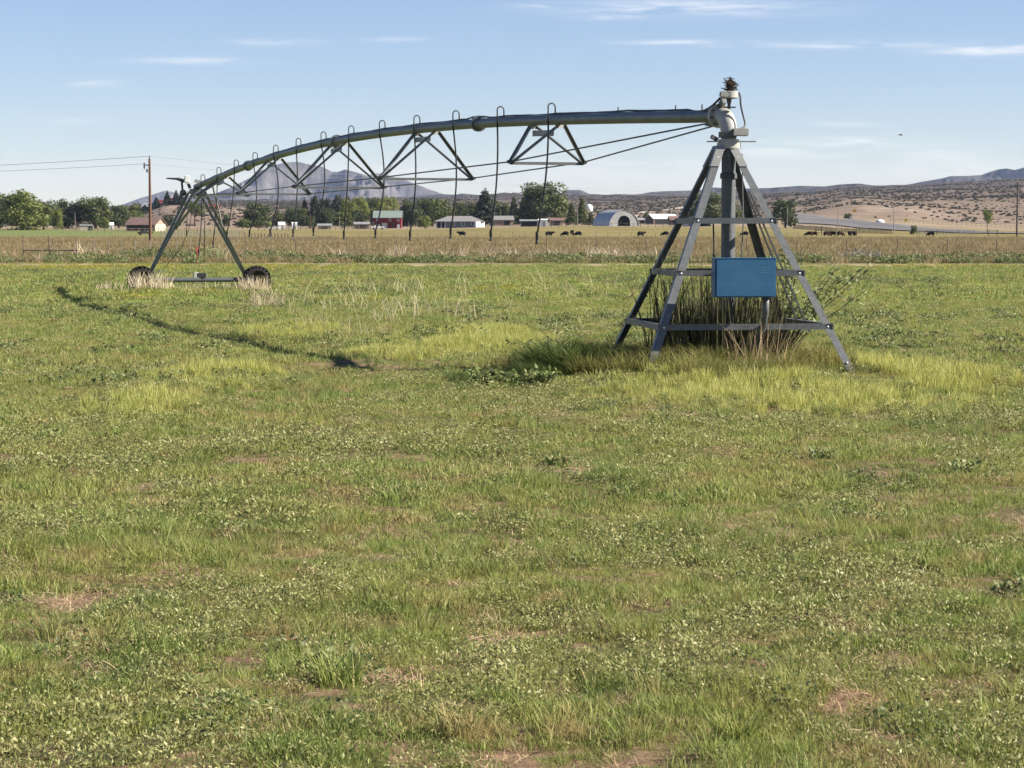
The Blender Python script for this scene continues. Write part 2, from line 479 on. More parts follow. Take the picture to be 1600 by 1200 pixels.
    fscr = math_n(nt, 'MULTIPLY', scr, _mr(nt, Yo, 1000, 2000, 0.4, 1.0).outputs[0])
    desert = mixc(nt, fscr, sand, scrub)
    desert = mixc(nt, _mr(nt, Yo, 1700, 3600).outputs[0], desert, (0.062, 0.050, 0.042))
    farm = ramp(nt, [(0.35, (0.18, 0.1387, 0.08625)), (0.65, (0.285, 0.225, 0.15))], noise(nt, P, 0.03, 5, 0.7)).outputs[0]
    col = mixc(nt, ybnd(860, 905), col, farm)
    Yj = math_n(nt, 'ADD', Yo, math_n(nt, 'MULTIPLY', jit, 3.0))
    col = mixc(nt, ybnd(1020, 1120), col, desert)
    b = N(nt, 'ShaderNodeBsdfPrincipled'); b.inputs['Roughness'].default_value = 0.95; b.inputs['Specular IOR Level'].default_value = 0.1
    L.new(col, b.inputs['Base Color'])
    bp = N(nt, 'ShaderNodeBump'); bp.inputs['Strength'].default_value = 0.6; bp.inputs['Distance'].default_value = 0.05
    L.new(n_fine, bp.inputs['Height']); L.new(bp.outputs[0], b.inputs['Normal'])
    L.new(b.outputs[0], out.inputs[0])
    me = np_mesh('ground', np.stack([X.ravel(), Y.ravel(), Z], -1), f, m, smooth=True)
    o = bpy.data.objects.new('ground', me); C.objects.link(o)
    tag(o, kind='structure')


def _mr(nt, v, a, b, c=0.0, d=1.0):
    n = nt.nodes.new('ShaderNodeMapRange'); n.clamp = True
    n.inputs[1].default_value = a; n.inputs[2].default_value = b; n.inputs[3].default_value = c; n.inputs[4].default_value = d
    nt.links.new(v, n.inputs[0])
    return n


make_ground()


# ------------------------------------------------------------------ mountains
def ridge(name, D, sky, base_row, depth, mat, seed, rough=1.0, step=2.0, strata=0.0):
    pxs = np.arange(sky[0][0], sky[-1][0] + step, step)
    rows = np.interp(pxs, [p[0] for p in sky], [p[1] for p in sky])
    hz = HC + (HOR - rows) * D / F
    bz = HC + (HOR - base_row) * D / F - 30
    S = np.linspace(0, 1.6, 60)
    PXX, SS = np.meshgrid(pxs, S)
    Yw = D + (SS - 1.0) * depth
    Xw = (PXX - 800) / F * Yw
    top = hz[None, :]
    prof = np.where(SS <= 1, SS ** 0.85, 1 - (SS - 1) * 1.2)
    span = (top - bz)
    rg = (1 - np.abs(2 * fbm(Xw / (depth * 0.09) + 0.6 * fbm(Xw / 300, Yw / 300, seed), Yw / (depth * 0.55), seed, 5) - 1))
    damp = 4 * np.clip(SS, 0, 1) * np.clip(1 - SS, 0, 1)
    Z = bz + span * np.clip(prof + (rg - 0.66) * 1.35 * damp * rough, -0.2, 1.0)
    Z += (fbm(Xw / (depth * 0.03), Yw / (depth * 0.03), seed + 5, 3) - 0.5) * span.mean() * 0.06
    if strata:
        st = span.mean() * strata
        Z = Z * 0.55 + 0.45 * (np.floor(Z / st) * st + st * sstep(0.55, 1.0, Z / st - np.floor(Z / st)))
    Z = np.minimum(Z, HC + (hz[None, :] - HC) * (Yw / D) * 0.999)
    nr, nc = PXX.shape
    idx = np.arange(nr * nc).reshape(nr, nc)
    f = np.stack([idx[:-1, :-1], idx[:-1, 1:], idx[1:, 1:], idx[1:, :-1]], -1).reshape(-1, 4)
    me = np_mesh(name, np.stack([Xw.ravel(), Yw.ravel(), Z.ravel()], -1), f, mat, smooth=True)
    o = bpy.data.objects.new(name, me); C.objects.link(o)
    return tag(o, kind='structure')


def rock_mat(name, a, b, c, sc):
    m, nt, out = new_mat(name)
    geo = N(nt, 'ShaderNodeNewGeometry')
    n1 = noise(nt, geo.outputs['Position'], sc, 7, 0.72)
    col = ramp(nt, [(0.34, a), (0.5, b), (0.68, c)], n1).outputs[0]
    mp = N(nt, 'ShaderNodeMapping'); mp.inputs['Scale'].default_value = (0.0006, 0.0006, 0.02)
    nt.links.new(geo.outputs['Position'], mp.inputs[0])
    bands = ramp(nt, [(0.45, 0.0), (0.6, 0.6)], noise(nt, mp.outputs[0], 1.0, 4, 0.6)).outputs[0]
    col = mixc(nt, bands, col, tuple(v * 0.72 for v in b))
    bs = N(nt, 'ShaderNodeBsdfDiffuse'); nt.links.new(col, bs.inputs[0])
    nt.links.new(bs.outputs[0], out.inputs[0])
    return m


M['rockA'] = rock_mat('mountain_rock', (0.030, 0.029, 0.032), (0.085, 0.080, 0.083), (0.16, 0.148, 0.15), 0.004)
M['rockB'] = rock_mat('ridge_scrub', (0.036, 0.035, 0.036), (0.06, 0.057, 0.056), (0.09, 0.083, 0.078), 0.006)
ridge('mountain', 12500, [(215, 330), (300, 309), (335, 304), (365, 292), (381, 284), (395, 277), (410, 267), (430, 259), (447, 254), (467, 253.5), (482, 257), (505, 261), (520, 269), (530, 269),
      (540, 265), (552, 268), (575, 275), (587, 271), (600, 272), (610, 275), (635, 282), (655, 290), (677, 298), (697, 305), (740, 316)], 330, 4200, 'rockA', 3, 1.0, 1.0, 0.16)
ridge('mountain', 15500, [(120, 335), (190, 321), (223, 309), (238, 305), (249, 301.5), (260, 298), (271, 300), (282, 303), (300, 306), (340, 312), (400, 320)], 332, 3000, 'rockA', 8, 0.8, 1.5)
ridge('hills', 8500, [(560, 325), (650, 306), (690, 303.5), (712, 304.5), (722, 302.5), (755, 305.5), (800, 305.5), (868, 305), (880, 300), (886, 297), (907, 297), (920, 303), (960, 305.5), (1000, 303.5),
      (1018, 300), (1040, 299), (1090, 297.5), (1112, 293), (1150, 295), (1200, 294), (1228, 292), (1250, 290.5), (1300, 292), (1400, 300), (1500, 320)], 325, 2600, 'rockB', 14, 0.7, 1.5)
ridge('hills', 6200, [(1180, 315), (1240, 300), (1280, 292.5), (1310, 288.5), (1340, 287), (1362, 290), (1400, 290.5), (1420, 288), (1450, 290), (1520, 296), (1600, 302)], 318, 1700, 'rockB', 19, 0.6, 1.5)
ridge('mountain', 11000, [(1330, 310), (1400, 292), (1425, 287), (1440, 284), (1470, 279), (1482, 275.5), (1500, 275.5), (1530, 274), (1545, 268.5), (1557, 265), (1570, 263.5), (1582, 266), (1600, 261.5),
      (1660, 254), (1760, 262), (1900, 285), (2100, 320)], 318, 3200, 'rockB', 23, 1.0, 1.5)

# ------------------------------------------------------------------ highway
def make_road():
    up = [(1225, 330, 1180), (1245, 332, 1150), (1290, 337, 1080), (1340, 343, 1000), (1400, 350, 930), (1450, 355, 882), (1500, 359.3, 842), (1560, 362.5, 805), (1680, 366, 765)]
    lo = [(1225, 346.5, 1015), (1245, 348.3, 992), (1290, 352.3, 945), (1340, 356.3, 893), (1400, 360.4, 848), (1450, 362.6, 818), (1500, 364.4, 792), (1560, 366, 768), (1680, 368, 740)]
    pts = []
    K = 60
    t0 = np.linspace(1225, 1680, K)
    rows, mb, edge = [], MB(), MB()
    for px in t0:
        uD = np.interp(px, [p[0] for p in up], [p[2] for p in up]); lD = np.interp(px, [p[0] for p in lo], [p[2] for p in lo])
        row = []
        for k in range(13):
            D = uD + (lD - uD) * k / 12
            p = ground_point(px, D); p.z += 0.35
            row.append(p)
        rows.append(row)
    W = 13
    vs = [p for r in rows for p in r]
    mb.add(vs, [(i * W + k, i * W + k + 1, (i + 1) * W + k + 1, (i + 1) * W + k) for i in range(K - 1) for k in range(W - 1)])
    M['asphalt'] = solid('asphalt', (0.132, 0.124, 0.12), (0.104, 0.0976, 0.0944), 0.05, 0.85)
    M['linepaint'] = solid('road_line_paint', (0.10, 0.095, 0.095), (0.085, 0.08, 0.08), 0.2, 0.8)
    M['lineyellow'] = solid('white_line', (0.6, 0.58, 0.52), (0.5, 0.48, 0.42), 0.2, 0.8)
    tag(mb.build('road', 'asphalt', smooth=True), kind='structure')
    for k, mat, w in ((6, 'linepaint', 0.9), (1, 'lineyellow', 0.35), (11, 'lineyellow', 0.35)):
        ln = MB()
        vs = []
        for r in rows:
            a = r[k] + Vector((0, 0, 0.06)); d = (r[k + 1] - r[k]).normalized()
            vs += [a - d * w, a + d * w]
        ln.add(vs, [(2 * i, 2 * i + 1, 2 * i + 3, 2 * i + 2) for i in range(K - 1)])
        tag(ln.build('road_line', mat), kind='structure')
    # pale dirt track climbing the desert slope
    tr = MB(); vs = []
    for px, D, w in ((975, 1180, 5), (985, 1330, 5), (997, 1520, 5), (1012, 1740, 6), (1021, 1840, 6), (1036, 1900, 6), (1075, 2080, 6), (1105, 2200, 6), (1130, 2300, 6)):
        p = ground_point(px, D); p.z += 1.2
        vs += [p - Vector((w, 0, 0)), p + Vector((w, 0, 0))]
    tr.add(vs, [(2 * i, 2 * i + 1, 2 * i + 3, 2 * i + 2) for i in range(len(vs) // 2 - 1)])
    M['track'] = solid('pale_dirt', (0.375, 0.3225, 0.27), (0.315, 0.2625, 0.21), 0.1, 0.95)
    tag(tr.build('dirt_track', 'track'), kind='structure')


make_road()


# ------------------------------------------------------------------ scattered plants (stuff)
def blades(n, rad, h0, h1, w, bend, seed, segs=2, clump=1.0, head=0.0):
    """a tuft of grass blades -> verts, [quads, tris], rnd"""
    r = np.random.default_rng(seed)
    a = r.uniform(0, 2 * PI, n); d = rad * np.sqrt(r.uniform(0, 1, n)) ** clump
    bx, by = d * np.cos(a), d * np.sin(a)
    H = r.uniform(h0, h1, n)
    la = np.where(r.uniform(0, 1, n) < 0.6, a + r.normal(0, 0.8, n), r.uniform(0, 2 * PI, n))
    lean = H * bend * r.uniform(0.15, 1.0, n)
    fa = r.uniform(0, PI, n)
    wx, wy = np.cos(fa) * w / 2, np.sin(fa) * w / 2
    ws = r.uniform(0.6, 1.3, n)
    wx, wy = wx * ws, wy * ws
    V = []
    ts = [0, 0.5, 1.0] if segs == 2 else [0, 0.35, 0.7, 1.0]
    for t in ts:
        cx = bx + np.cos(la) * lean * t ** 1.8; cy = by + np.sin(la) * lean * t ** 1.8
        cz = H * (t - 0.25 * bend * t * t) - 0.01
        k = {0: 0.8, 0.5: 1.0, 0.35: 1.0, 0.7: 0.75, 1.0: 0.0}[t]
        if t < 1:
            V.append(np.stack([cx - wx * k, cy - wy * k, cz], -1)); V.append(np.stack([cx + wx * k, cy + wy * k, cz], -1))
        else:
            V.append(np.stack([cx, cy, cz], -1))
    verts = np.stack(V, 1)
    per = verts.shape[1]
    base = np.arange(n)[:, None] * per
    quads = [base + np.array([[2 * i, 2 * i + 1, 2 * i + 3, 2 * i + 2]]) for i in range(len(ts) - 2)]
    tris = base + np.array([[per - 3, per - 2, per - 1]])
    rn = np.repeat(np.clip(r.beta(2, 2, n), 0, 1), per)
    return verts.reshape(-1, 3), [np.concatenate(quads), tris], rn


def leaves(n, rad, h, size, seed, asp=1.6, up=0.6, lobes=None):
    r = np.random.default_rng(seed)
    a = r.uniform(0, 2 * PI, n); d = rad * np.sqrt(r.uniform(0, 1, n))
    c = np.stack([d * np.cos(a), d * np.sin(a), h * r.uniform(0.15, 1, n) * (1 - 0.5 * (d / rad) ** 2)], -1)
    return leaf_quads(c, size, r, asp, up)


def leaf_quads(c, size, r, asp=1.6, up=0.6, nrm=None):
    n = len(c)
    nv = r.normal(0, 1, (n, 3)); nv /= np.linalg.norm(nv, axis=1, keepdims=True)
    if nrm is None:
        nv = nv * (1 - up) + np.array([0, 0, 1.0]) * up
    else:
        nv = nv * (1 - up) + nrm * up
    nv /= np.linalg.norm(nv, axis=1, keepdims=True)
    t = r.normal(0, 1, (n, 3)); t -= nv * (t * nv).sum(1, keepdims=True); t /= np.linalg.norm(t, axis=1, keepdims=True)
    b = np.cross(nv, t)
    s = size * r.uniform(0.6, 1.3, (n, 1))
    L = t * s * asp / 2; W = b * s / 2
    verts = np.stack([c - L, c + W - L * 0.1, c + L, c - W - L * 0.1], 1)
    quads = np.arange(n)[:, None] * 4 + np.array([[0, 1, 2, 3]])
    return verts.reshape(-1, 3), [quads], np.repeat(r.beta(2, 2, n), 4)


def join(*parts):
    vs, rn, fs, o = [], [], [], 0
    for v, f, r in parts:
        vs.append(v); rn.append(r); fs += [g + o for g in f]; o += len(v)
    return np.concatenate(vs), fs, np.concatenate(rn)


def scatter(name, mesh, pts, scl, rnd_tilt=0.12, label=None, seed=0):
    r = np.random.default_rng(seed + 11)
    n = len(pts)
    if n == 0: return
    me = bpy.data.meshes.new(name)
    me.vertices.add(n); me.vertices.foreach_set('co', np.asarray(pts, np.float32).ravel())
    rot = np.stack([r.normal(0, rnd_tilt, n), r.normal(0, rnd_tilt, n), r.uniform(0, 2 * PI, n)], -1).astype(np.float32)
    A = me.attributes.new('rot', 'FLOAT_VECTOR', 'POINT'); A.data.foreach_set('vector', rot.ravel())
    B = me.attributes.new('scl', 'FLOAT', 'POINT'); B.data.foreach_set('value', np.asarray(scl, np.float32))
    src = bpy.data.objects.new(name + '_source', mesh)
    ob = bpy.data.objects.new(name, me); C.objects.link(ob)
    ng = bpy.data.node_groups.new('scatter', 'GeometryNodeTree')
    ng.interface.new_socket('Geometry', in_out='INPUT', socket_type='NodeSocketGeometry')
    ng.interface.new_socket('Geometry', in_out='OUTPUT', socket_type='NodeSocketGeometry')
    gi = ng.nodes.new('NodeGroupInput'); go = ng.nodes.new('NodeGroupOutput')
    m2p = ng.nodes.new('GeometryNodeMeshToPoints')
    iop = ng.nodes.new('GeometryNodeInstanceOnPoints')
    oi = ng.nodes.new('GeometryNodeObjectInfo'); oi.inputs[0].default_value = src
    na = ng.nodes.new('GeometryNodeInputNamedAttribute'); na.data_type = 'FLOAT_VECTOR'; na.inputs[0].default_value = 'rot'
    nb = ng.nodes.new('GeometryNodeInputNamedAttribute'); nb.data_type = 'FLOAT'; nb.inputs[0].default_value = 'scl'
    e2r = ng.nodes.new('FunctionNodeEulerToRotation')
    l = ng.links
    l.new(gi.outputs[0], m2p.inputs[0]); l.new(m2p.outputs[0], iop.inputs['Points'])
    l.new(oi.outputs['Geometry'], iop.inputs['Instance'])
    l.new(na.outputs[0], e2r.inputs[0]); l.new(e2r.outputs[0], iop.inputs['Rotation'])
    l.new(nb.outputs[0], iop.inputs['Scale'])
    l.new(iop.outputs[0], go.inputs[0])
    md = ob.modifiers.new('scatter', 'NODES'); md.node_group = ng
    tag(ob, label, None, None, 'stuff')
    return ob


def zone(y0, y1, per_m2, seed, half=0.30, extra=1.2):
    r = np.random.default_rng(seed)
    wmax = half * y1 + extra
    n = int(per_m2 * 2 * wmax * (y1 - y0))
    x = r.uniform(-wmax, wmax, n); y = r.uniform(y0, y1, n)
    k = np.abs(x) < half * y + extra
    return x[k], y[k], r


def on_ground(x, y, dz=0.0):
    return np.stack([x, y, ground_h(x, y) + dz], -1)


def px_ellipse(x, y, cx, cy, rx, ry, shr=1.0):
    """>0 inside an ellipse given in photo pixels on the flat field"""
    rx *= shr; ry *= shr
    D = F * HC / (cy - HOR)
    wx, wy0, wy1 = gx(cx, D), F * HC / (cy + ry - HOR), F * HC / max(cy - ry - HOR, 8)
    rxm = rx / F * D; rym = (wy1 - wy0) / 2; yc = (wy0 + wy1) / 2
    wob = 0.55 * (fbm(x * 1.6 / max(rxm, 0.3), y * 1.6 / max(rym, 0.3), cx * 0.013) - 0.5)
    return 1 - (((x - wx) / rxm) ** 2 + ((y - yc) / rym) ** 2) + wob * 2.2


BARE = [(150, 990, 120, 12), (485, 1090, 55, 20), (1480, 1100, 60, 14), (1185, 1105, 70, 14), (590, 1168, 70, 16), (1465, 902, 70, 9), (210, 718, 45, 6),
        (1415, 722, 45, 6), (1260, 842, 80, 10), (700, 822, 55, 7), (1050, 770, 70, 6), (60, 1110, 70, 18), (750, 720, 50, 5), (380, 668, 60, 5),
        (1180, 880, 30, 6), (1400, 1072, 40, 9), (1100, 1170, 60, 12), (90, 940, 60, 8), (850, 905, 60, 7), (640, 1010, 40, 7), (1330, 960, 50, 7),
        (1555, 580, 60, 5), (1040, 660, 40, 4), (870, 440, 70, 2.5), (1000, 452, 60, 3), (1130, 462, 60, 3), (560, 445, 50, 2.5), (1320, 440, 60, 2), (1480, 455, 60, 3), (930, 470, 40, 2.5), (90, 452, 60, 2), (480, 432, 70, 2), (60, 530, 80, 4), (1480, 780, 60, 7), (700, 915, 40, 6)]
TALL = [(190, 640, 125, 30), (330, 595, 110, 22), (740, 535, 130, 22), (450, 520, 90, 12), (1230, 620, 330, 32), (1450, 600, 170, 26), (1060, 585, 160, 34), (620, 560, 90, 10)]


def bare_mask(x, y):
    b = np.full(len(x), -9.0)
    for e in BARE: b = np.maximum(b, px_ellipse(x, y, *e, 0.50))
    # many more small worn spots everywhere in the field
    nz = fbm(x * 2.1, y * 1.1, 31, 4)
    b = np.maximum(b, np.where(np.hypot((x + 3) / 2.5, (y - 31) / 4) < 1, -9.0, (nz - 0.70) * 9))
    return b


def tall_mask(x, y):
    b = np.full(len(x), -9.0)
    for e in TALL: b = np.maximum(b, px_ellipse(x, y, *e))
    return b


GREEN = [(0.0, (0.1024, 0.1484, 0.03218)), (0.45, (0.2211, 0.2784, 0.06665)), (0.75, (0.3343, 0.3773, 0.1092)), (1.0, (0.5177, 0.4825, 0.2183))]
M['grass'] = plant_mat('turf_blades', GREEN, ((0.3452, 0.3146, 0.0935), 0.55, (0.1208, 0.183, 0.0462), (0.3797, 0.2746, 0.132)), 0.3, 0.42)
M['forb'] = plant_mat('pale_forb_leaf', [(0.0, (0.1365, 0.16, 0.0495)), (0.5, (0.2625, 0.275, 0.099)), (1.0, (0.441, 0.41, 0.198))], ((0.2625, 0.255, 0.0765), 0.6), 0.4, 0.35, 0.5, 0.3)
M['foxtail'] = plant_mat('foxtail_blades', [(0.0, (0.2246, 0.2523, 0.055)), (0.5, (0.4156, 0.4165, 0.11)), (1.0, (0.629, 0.5867, 0.231))], None, 0.3, 0.45)
M['straw'] = plant_mat('dry_straw', [(0.0, (0.20, 0.125, 0.07)), (0.5, (0.38, 0.27, 0.155)), (1.0, (0.56, 0.43, 0.27))], None, 0.3, 0.2)
M['moundgrass'] = plant_mat('mound_grass', [(0.0, (0.07125, 0.09016, 0.022)), (0.5, (0.1757, 0.1813, 0.048)), (1.0, (0.361, 0.3038, 0.11))], ((0.285, 0.2352, 0.075), 0.6), 0.8, 0.35)
M['weedleaf'] = plant_mat('weed_leaf', [(0.0, (0.07, 0.095, 0.030)), (0.5, (0.14, 0.17, 0.06)), (1.0, (0.30, 0.31, 0.15))], None, 0.3, 0.3)
M['browngrass'] = plant_mat('brown_meadow_grass', [(0.0, (0.1478, 0.1183, 0.05717)), (0.5, (0.2563, 0.1971, 0.09856)), (1.0, (0.4336, 0.345, 0.1971))], ((0.2168, 0.1872, 0.07392), 0.6), 0.03, 0.3)
M['desertshrub'] = plant_mat('desert_scrub', [(0.0, (0.04464, 0.04166, 0.0253)), (0.5, (0.07812, 0.07068, 0.04464)), (1.0, (0.1265, 0.1079, 0.07068))], None, 0.1, 0.15)


def pm(name, data, mat):
    return np_mesh(name, data[0], data[1], mat, data[2])


g_near = [pm('grass_tuft', blades(80, 0.10, 0.018, 0.075, 0.0040, 0.75, 100 + i), 'grass') for i in range(3)]
g_mid = [pm('grass_tuft', blades(110, 0.17, 0.018, 0.070, 0.0060, 0.75, 110 + i), 'grass') for i in range(2)]
g_far = [pm('grass_tuft', blades(110, 0.34, 0.04, 0.11, 0.014, 0.7, 120 + i, 2), 'grass') for i in range(2)]
f_near = [pm('forb_tuft', leaves(75, 0.11, 0.08, 0.0080, 130 + i, 2.3, 0.35), 'forb') for i in range(2)]
f_mid = [pm('forb_tuft', leaves(100, 0.22, 0.09, 0.0110, 140 + i, 2.3, 0.35), 'forb') for i in range(2)]
long_near = pm('grass_tuft', blades(46, 0.07, 0.10, 0.22, 0.0050, 0.75, 150, 3), 'grass')
fox = pm('foxtail_tuft', join(blades(60, 0.16, 0.10, 0.30, 0.0058, 0.5, 160, 3), blades(30, 0.16, 0.22, 0.34, 0.009, 0.35, 161, 3)), 'foxtail')
straw = pm('straw_tuft', (lambda d: (d[0] * np.array([1, 1, 0.35]), d[1], d[2]))(blades(80, 0.12, 0.015, 0.085, 0.0035, 1.6, 170)), 'straw')
strawfar = pm('straw_tuft', (lambda d: (d[0] * np.array([1, 1, 0.5]), d[1], d[2]))(blades(60, 0.35, 0.05, 0.16, 0.012, 1.4, 171)), 'straw')


def grass_zone(y0, y1, dens, protos, seed, smin, smax, bare_thin=0.88, forb=None, forb_d=0, long_p=None, long_d=0, straw_p=None, straw_d=0):
    for i, p in enumerate(protos):
        x, y, r = zone(y0, y1, dens / len(protos), seed + i)
        bm_ = bare_mask(x, y)
        pr = np.where(bm_ > 0, 1 - bare_thin, 1.0) * np.clip(0.10 + 1.7 * fbm(x * 1.3, y * 0.8, 77, 4), 0.25, 1)
        k = r.uniform(0, 1, len(x)) < pr
        hz = 0.25 + 2.3 * fbm(x * 2.6, y * 1.7, 55, 4) ** 1.6
        s = r.uniform(smin, smax, len(x)) * np.clip(hz * 0.85, 0.32, 1.5)
        scatter('grass', p, on_ground(x[k], y[k]), s[k], label='short green turf grass covering the field', seed=seed + i)
    if forb:
        for i, p in enumerate(forb):
            x, y, r = zone(y0, y1, forb_d / len(forb), seed + 20 + i)
            d = fbm(x * 1.3, y * 0.8, 91, 5)
            k = (r.uniform(0, 1, len(x)) < np.clip((d - 0.44) * 5, 0.06, 1)) & (bare_mask(x, y) < 0.2)
            scatter('ground_cover', p, on_ground(x[k], y[k]), (r.uniform(0.7, 1.3, len(x)) * np.clip(0.45 + 1.6 * (d - 0.3), 0.55, 1.15))[k], 0.2, 'pale small leaved ground cover among the turf', seed + 20 + i)
    if long_p:
        x, y, r = zone(y0, y1, long_d, seed + 40)
        d = fbm(x * 1.5, y * 1.0, 17, 4)
        k = (d > 0.53) & (bare_mask(x, y) < 0)
        scatter('grass', long_p, on_ground(x[k], y[k]), r.uniform(0.45, 1.0, len(x))[k], label='longer dark green grass clumps in the turf', seed=seed + 40)
    if straw_p:
        x, y, r = zone(y0, y1, straw_d, seed + 60)
        k = (bare_mask(x, y) > -0.25) | (r.uniform(0, 1, len(x)) < 0.30)
        scatter('straw_litter', straw_p, on_ground(x[k], y[k]), r.uniform(0.5, 1.2, len(x))[k], 0.25, 'dry straw lying on worn patches of the field', seed + 60)


grass_zone(6.5, 15, 165, g_near, 1000, 0.75, 1.25, forb=f_near, forb_d=85, long_p=long_near, long_d=26, straw_p=straw, straw_d=75)
grass_zone(15, 30, 75, g_mid, 2000, 0.75, 1.25, forb=f_mid, forb_d=26, long_p=long_near, long_d=16, straw_p=straw, straw_d=30)
grass_zone(30, 60, 30, g_mid, 3000, 0.9, 1.6, forb=f_mid, forb_d=6, long_p=long_near, long_d=5, straw_p=straw, straw_d=10)
grass_zone(60, 115, 7, g_far, 4000, 0.8, 1.3, straw_p=strawfar, straw_d=2)

x, y, r = zone(113, 126, 1.6, 4100, 0.28, 5)
d = fbm(x * 0.16, y * 0.3, 88, 4)
k = r.uniform(0, 1, len(x)) < np.clip((d - 0.46) * 6, 0.04, 1)
scatter('grass', g_far[0], on_ground(x[k], y[k]), r.uniform(0.7, 1.5, len(x))[k], label='grass tufts straggling over the dry strip', seed=4101)

# yellow-green foxtail barley patches
x, y, r = zone(17, 52, 26, 5000)
tm = tall_mask(x, y)
foot = np.hypot((x - 4.40) / 0.5, (y - 28.8) / 1.2) < 1
k = ~foot & (r.uniform(0, 1, len(x)) < np.clip((tm + 0.35) * 1.15, 0, 1) * np.clip((fbm(x * 1.3, y * 0.8, 45) - 0.3) * 3.5, 0.1, 1))
scatter('tall_grass', fox, on_ground(x[k], y[k]), (r.uniform(0.55, 1.0, len(x)) * np.clip(0.5 + tm * 0.5, 0.32, 1))[k], 0.15, 'yellow green foxtail grass in taller patches', 5001)

# leafy dark weed drifts, mustard flowers, thatch and thin stalks in the middle of the field
dk_ = [pm('weed_tuft', leaves(110, 0.30, 0.16, 0.030, 220 + i, 1.9, 0.4), 'weedleaf') for i in range(2)]
for i, p in enumerate(dk_):
    x, y, r = zone(26, 105, 1.3, 5020 + i)
    d = fbm(x * 0.45, y * 0.16, 63 + i, 4)
    k = r.uniform(0, 1, len(x)) < np.clip((d - 0.53) * 7, 0.01, 1)
    scatter('weeds', p, on_ground(x[k], y[k]), r.uniform(0.5, 1.2, len(x))[k], 0.15, 'dark leafy weeds in drifts across the field', 5030 + i)
M['palestalk'] = plant_mat('pale_dead_stalk', [(0.0, (0.34, 0.26, 0.16)), (0.5, (0.52, 0.43, 0.29)), (1.0, (0.70, 0.61, 0.44))], None, 0.3, 0.2)
nk_ = pm('weed_tuft', leaves(90, 0.13, 0.12, 0.0125, 230, 2.0, 0.35), 'weedleaf')
x, y, r = zone(7, 26, 7.0, 5045)
d = fbm(x * 0.8, y * 0.45, 73, 4)
k = (r.uniform(0, 1, len(x)) < np.clip((d - 0.55) * 8, 0.01, 1)) & (bare_mask(x, y) < 0)
scatter('weeds', nk_, on_ground(x[k], y[k]), r.uniform(0.5, 1.25, len(x))[k], 0.15, 'dark leafy weeds in small clumps across the near field', 5046)
M['mustard'] = plant_mat('mustard_flower', [(0.0, (0.14, 0.15, 0.03)), (0.5, (0.30, 0.26, 0.035)), (1.0, (0.50, 0.40, 0.05))], None, 0.3, 0.3)
mu = pm('mustard_tuft', leaves(120, 0.30, 0.22, 0.030, 224, 1.5, 0.5), 'mustard')
x, y, r = zone(52, 116, 2.4, 5040)
mm = np.full(len(x), -9.0)
for e in [(255, 463, 75, 5), (420, 470, 60, 4), (130, 420, 170, 3), (350, 419, 130, 2.5), (520, 421, 90, 2), (60, 505, 60, 5), (640, 470, 60, 3), (770, 455, 60, 3), (1500, 418, 120, 2)]: mm = np.maximum(mm, px_ellipse(x, y, *e))
k = (mm > 0) & (r.uniform(0, 1, len(x)) < 0.6)
scatter('yellow_flowers', mu, on_ground(x[k], y[k]), r.uniform(0.5, 1.1, len(x))[k], 0.15, 'mustard yellow flowering weeds in the middle field', 5041)
x, y, r = zone(34, 112, 1.5, 5050)
d = fbm(x * 0.35, y * 0.10, 67, 4)
k = r.uniform(0, 1, len(x)) < np.clip((d - 0.52) * 6, 0.02, 1)
scatter('straw_litter', strawfar, on_ground(x[k], y[k]), r.uniform(0.4, 1.0, len(x))[k], 0.2, 'dry thatch lying in drifts across the middle field', 5051)
ts_ = pm('stalk_tuft', blades(7, 0.35, 0.25, 0.85, 0.008, 0.5, 226, 3), 'palestalk')
x, y, r = zone(40, 78, 0.5, 5060)
pxx = x / y * F + 800
k = (pxx > 440) & (pxx < 960) & (r.uniform(0, 1, len(x)) < np.clip((fbm(x * 0.3, y * 0.15, 69, 3) - 0.38) * 5, 0.05, 1))
scatter('dry_stalks', ts_, on_ground(x[k], y[k]), r.uniform(0.4, 1.1, len(x))[k], 0.12, 'thin pale stalks standing about the middle field', 5061)

# long dark wind-combed grass on the mound round the pivot
mg = pm('mound_grass_tuft', (lambda d: d)(blades(80, 0.16, 0.20, 0.46, 0.0075, 0.95, 180, 3)), 'moundgrass')
x, y, r = zone(25.5, 34, 40, 5100)
rr = np.hypot((x - PX0 + 0.15) / 2.35, (y - PY0) / 2.3) + 0.5 * (fbm(x * 1.2, y * 1.2, 3) - 0.5)
rl = np.hypot((x - 0.75) / 1.0, (y - 30.6) / 1.0) + 0.5 * (fbm(x * 1.2, y * 1.2, 4) - 0.5)
foot = np.hypot((x - 4.40) / 0.55, (y - 29.0) / 1.1) < 1
k = ~foot & ((rr < 1) | (rl < 1)) & (r.uniform(0, 1, len(x)) < np.where((x - PX0 > 0.55) & (y > 29.8), 0.25, 1.0))
scatter('tall_grass', mg, on_ground(x[k], y[k]), r.uniform(0.5, 1.0, len(x))[k], 0.2, 'long bent grass growing round the pivot legs', 5101)

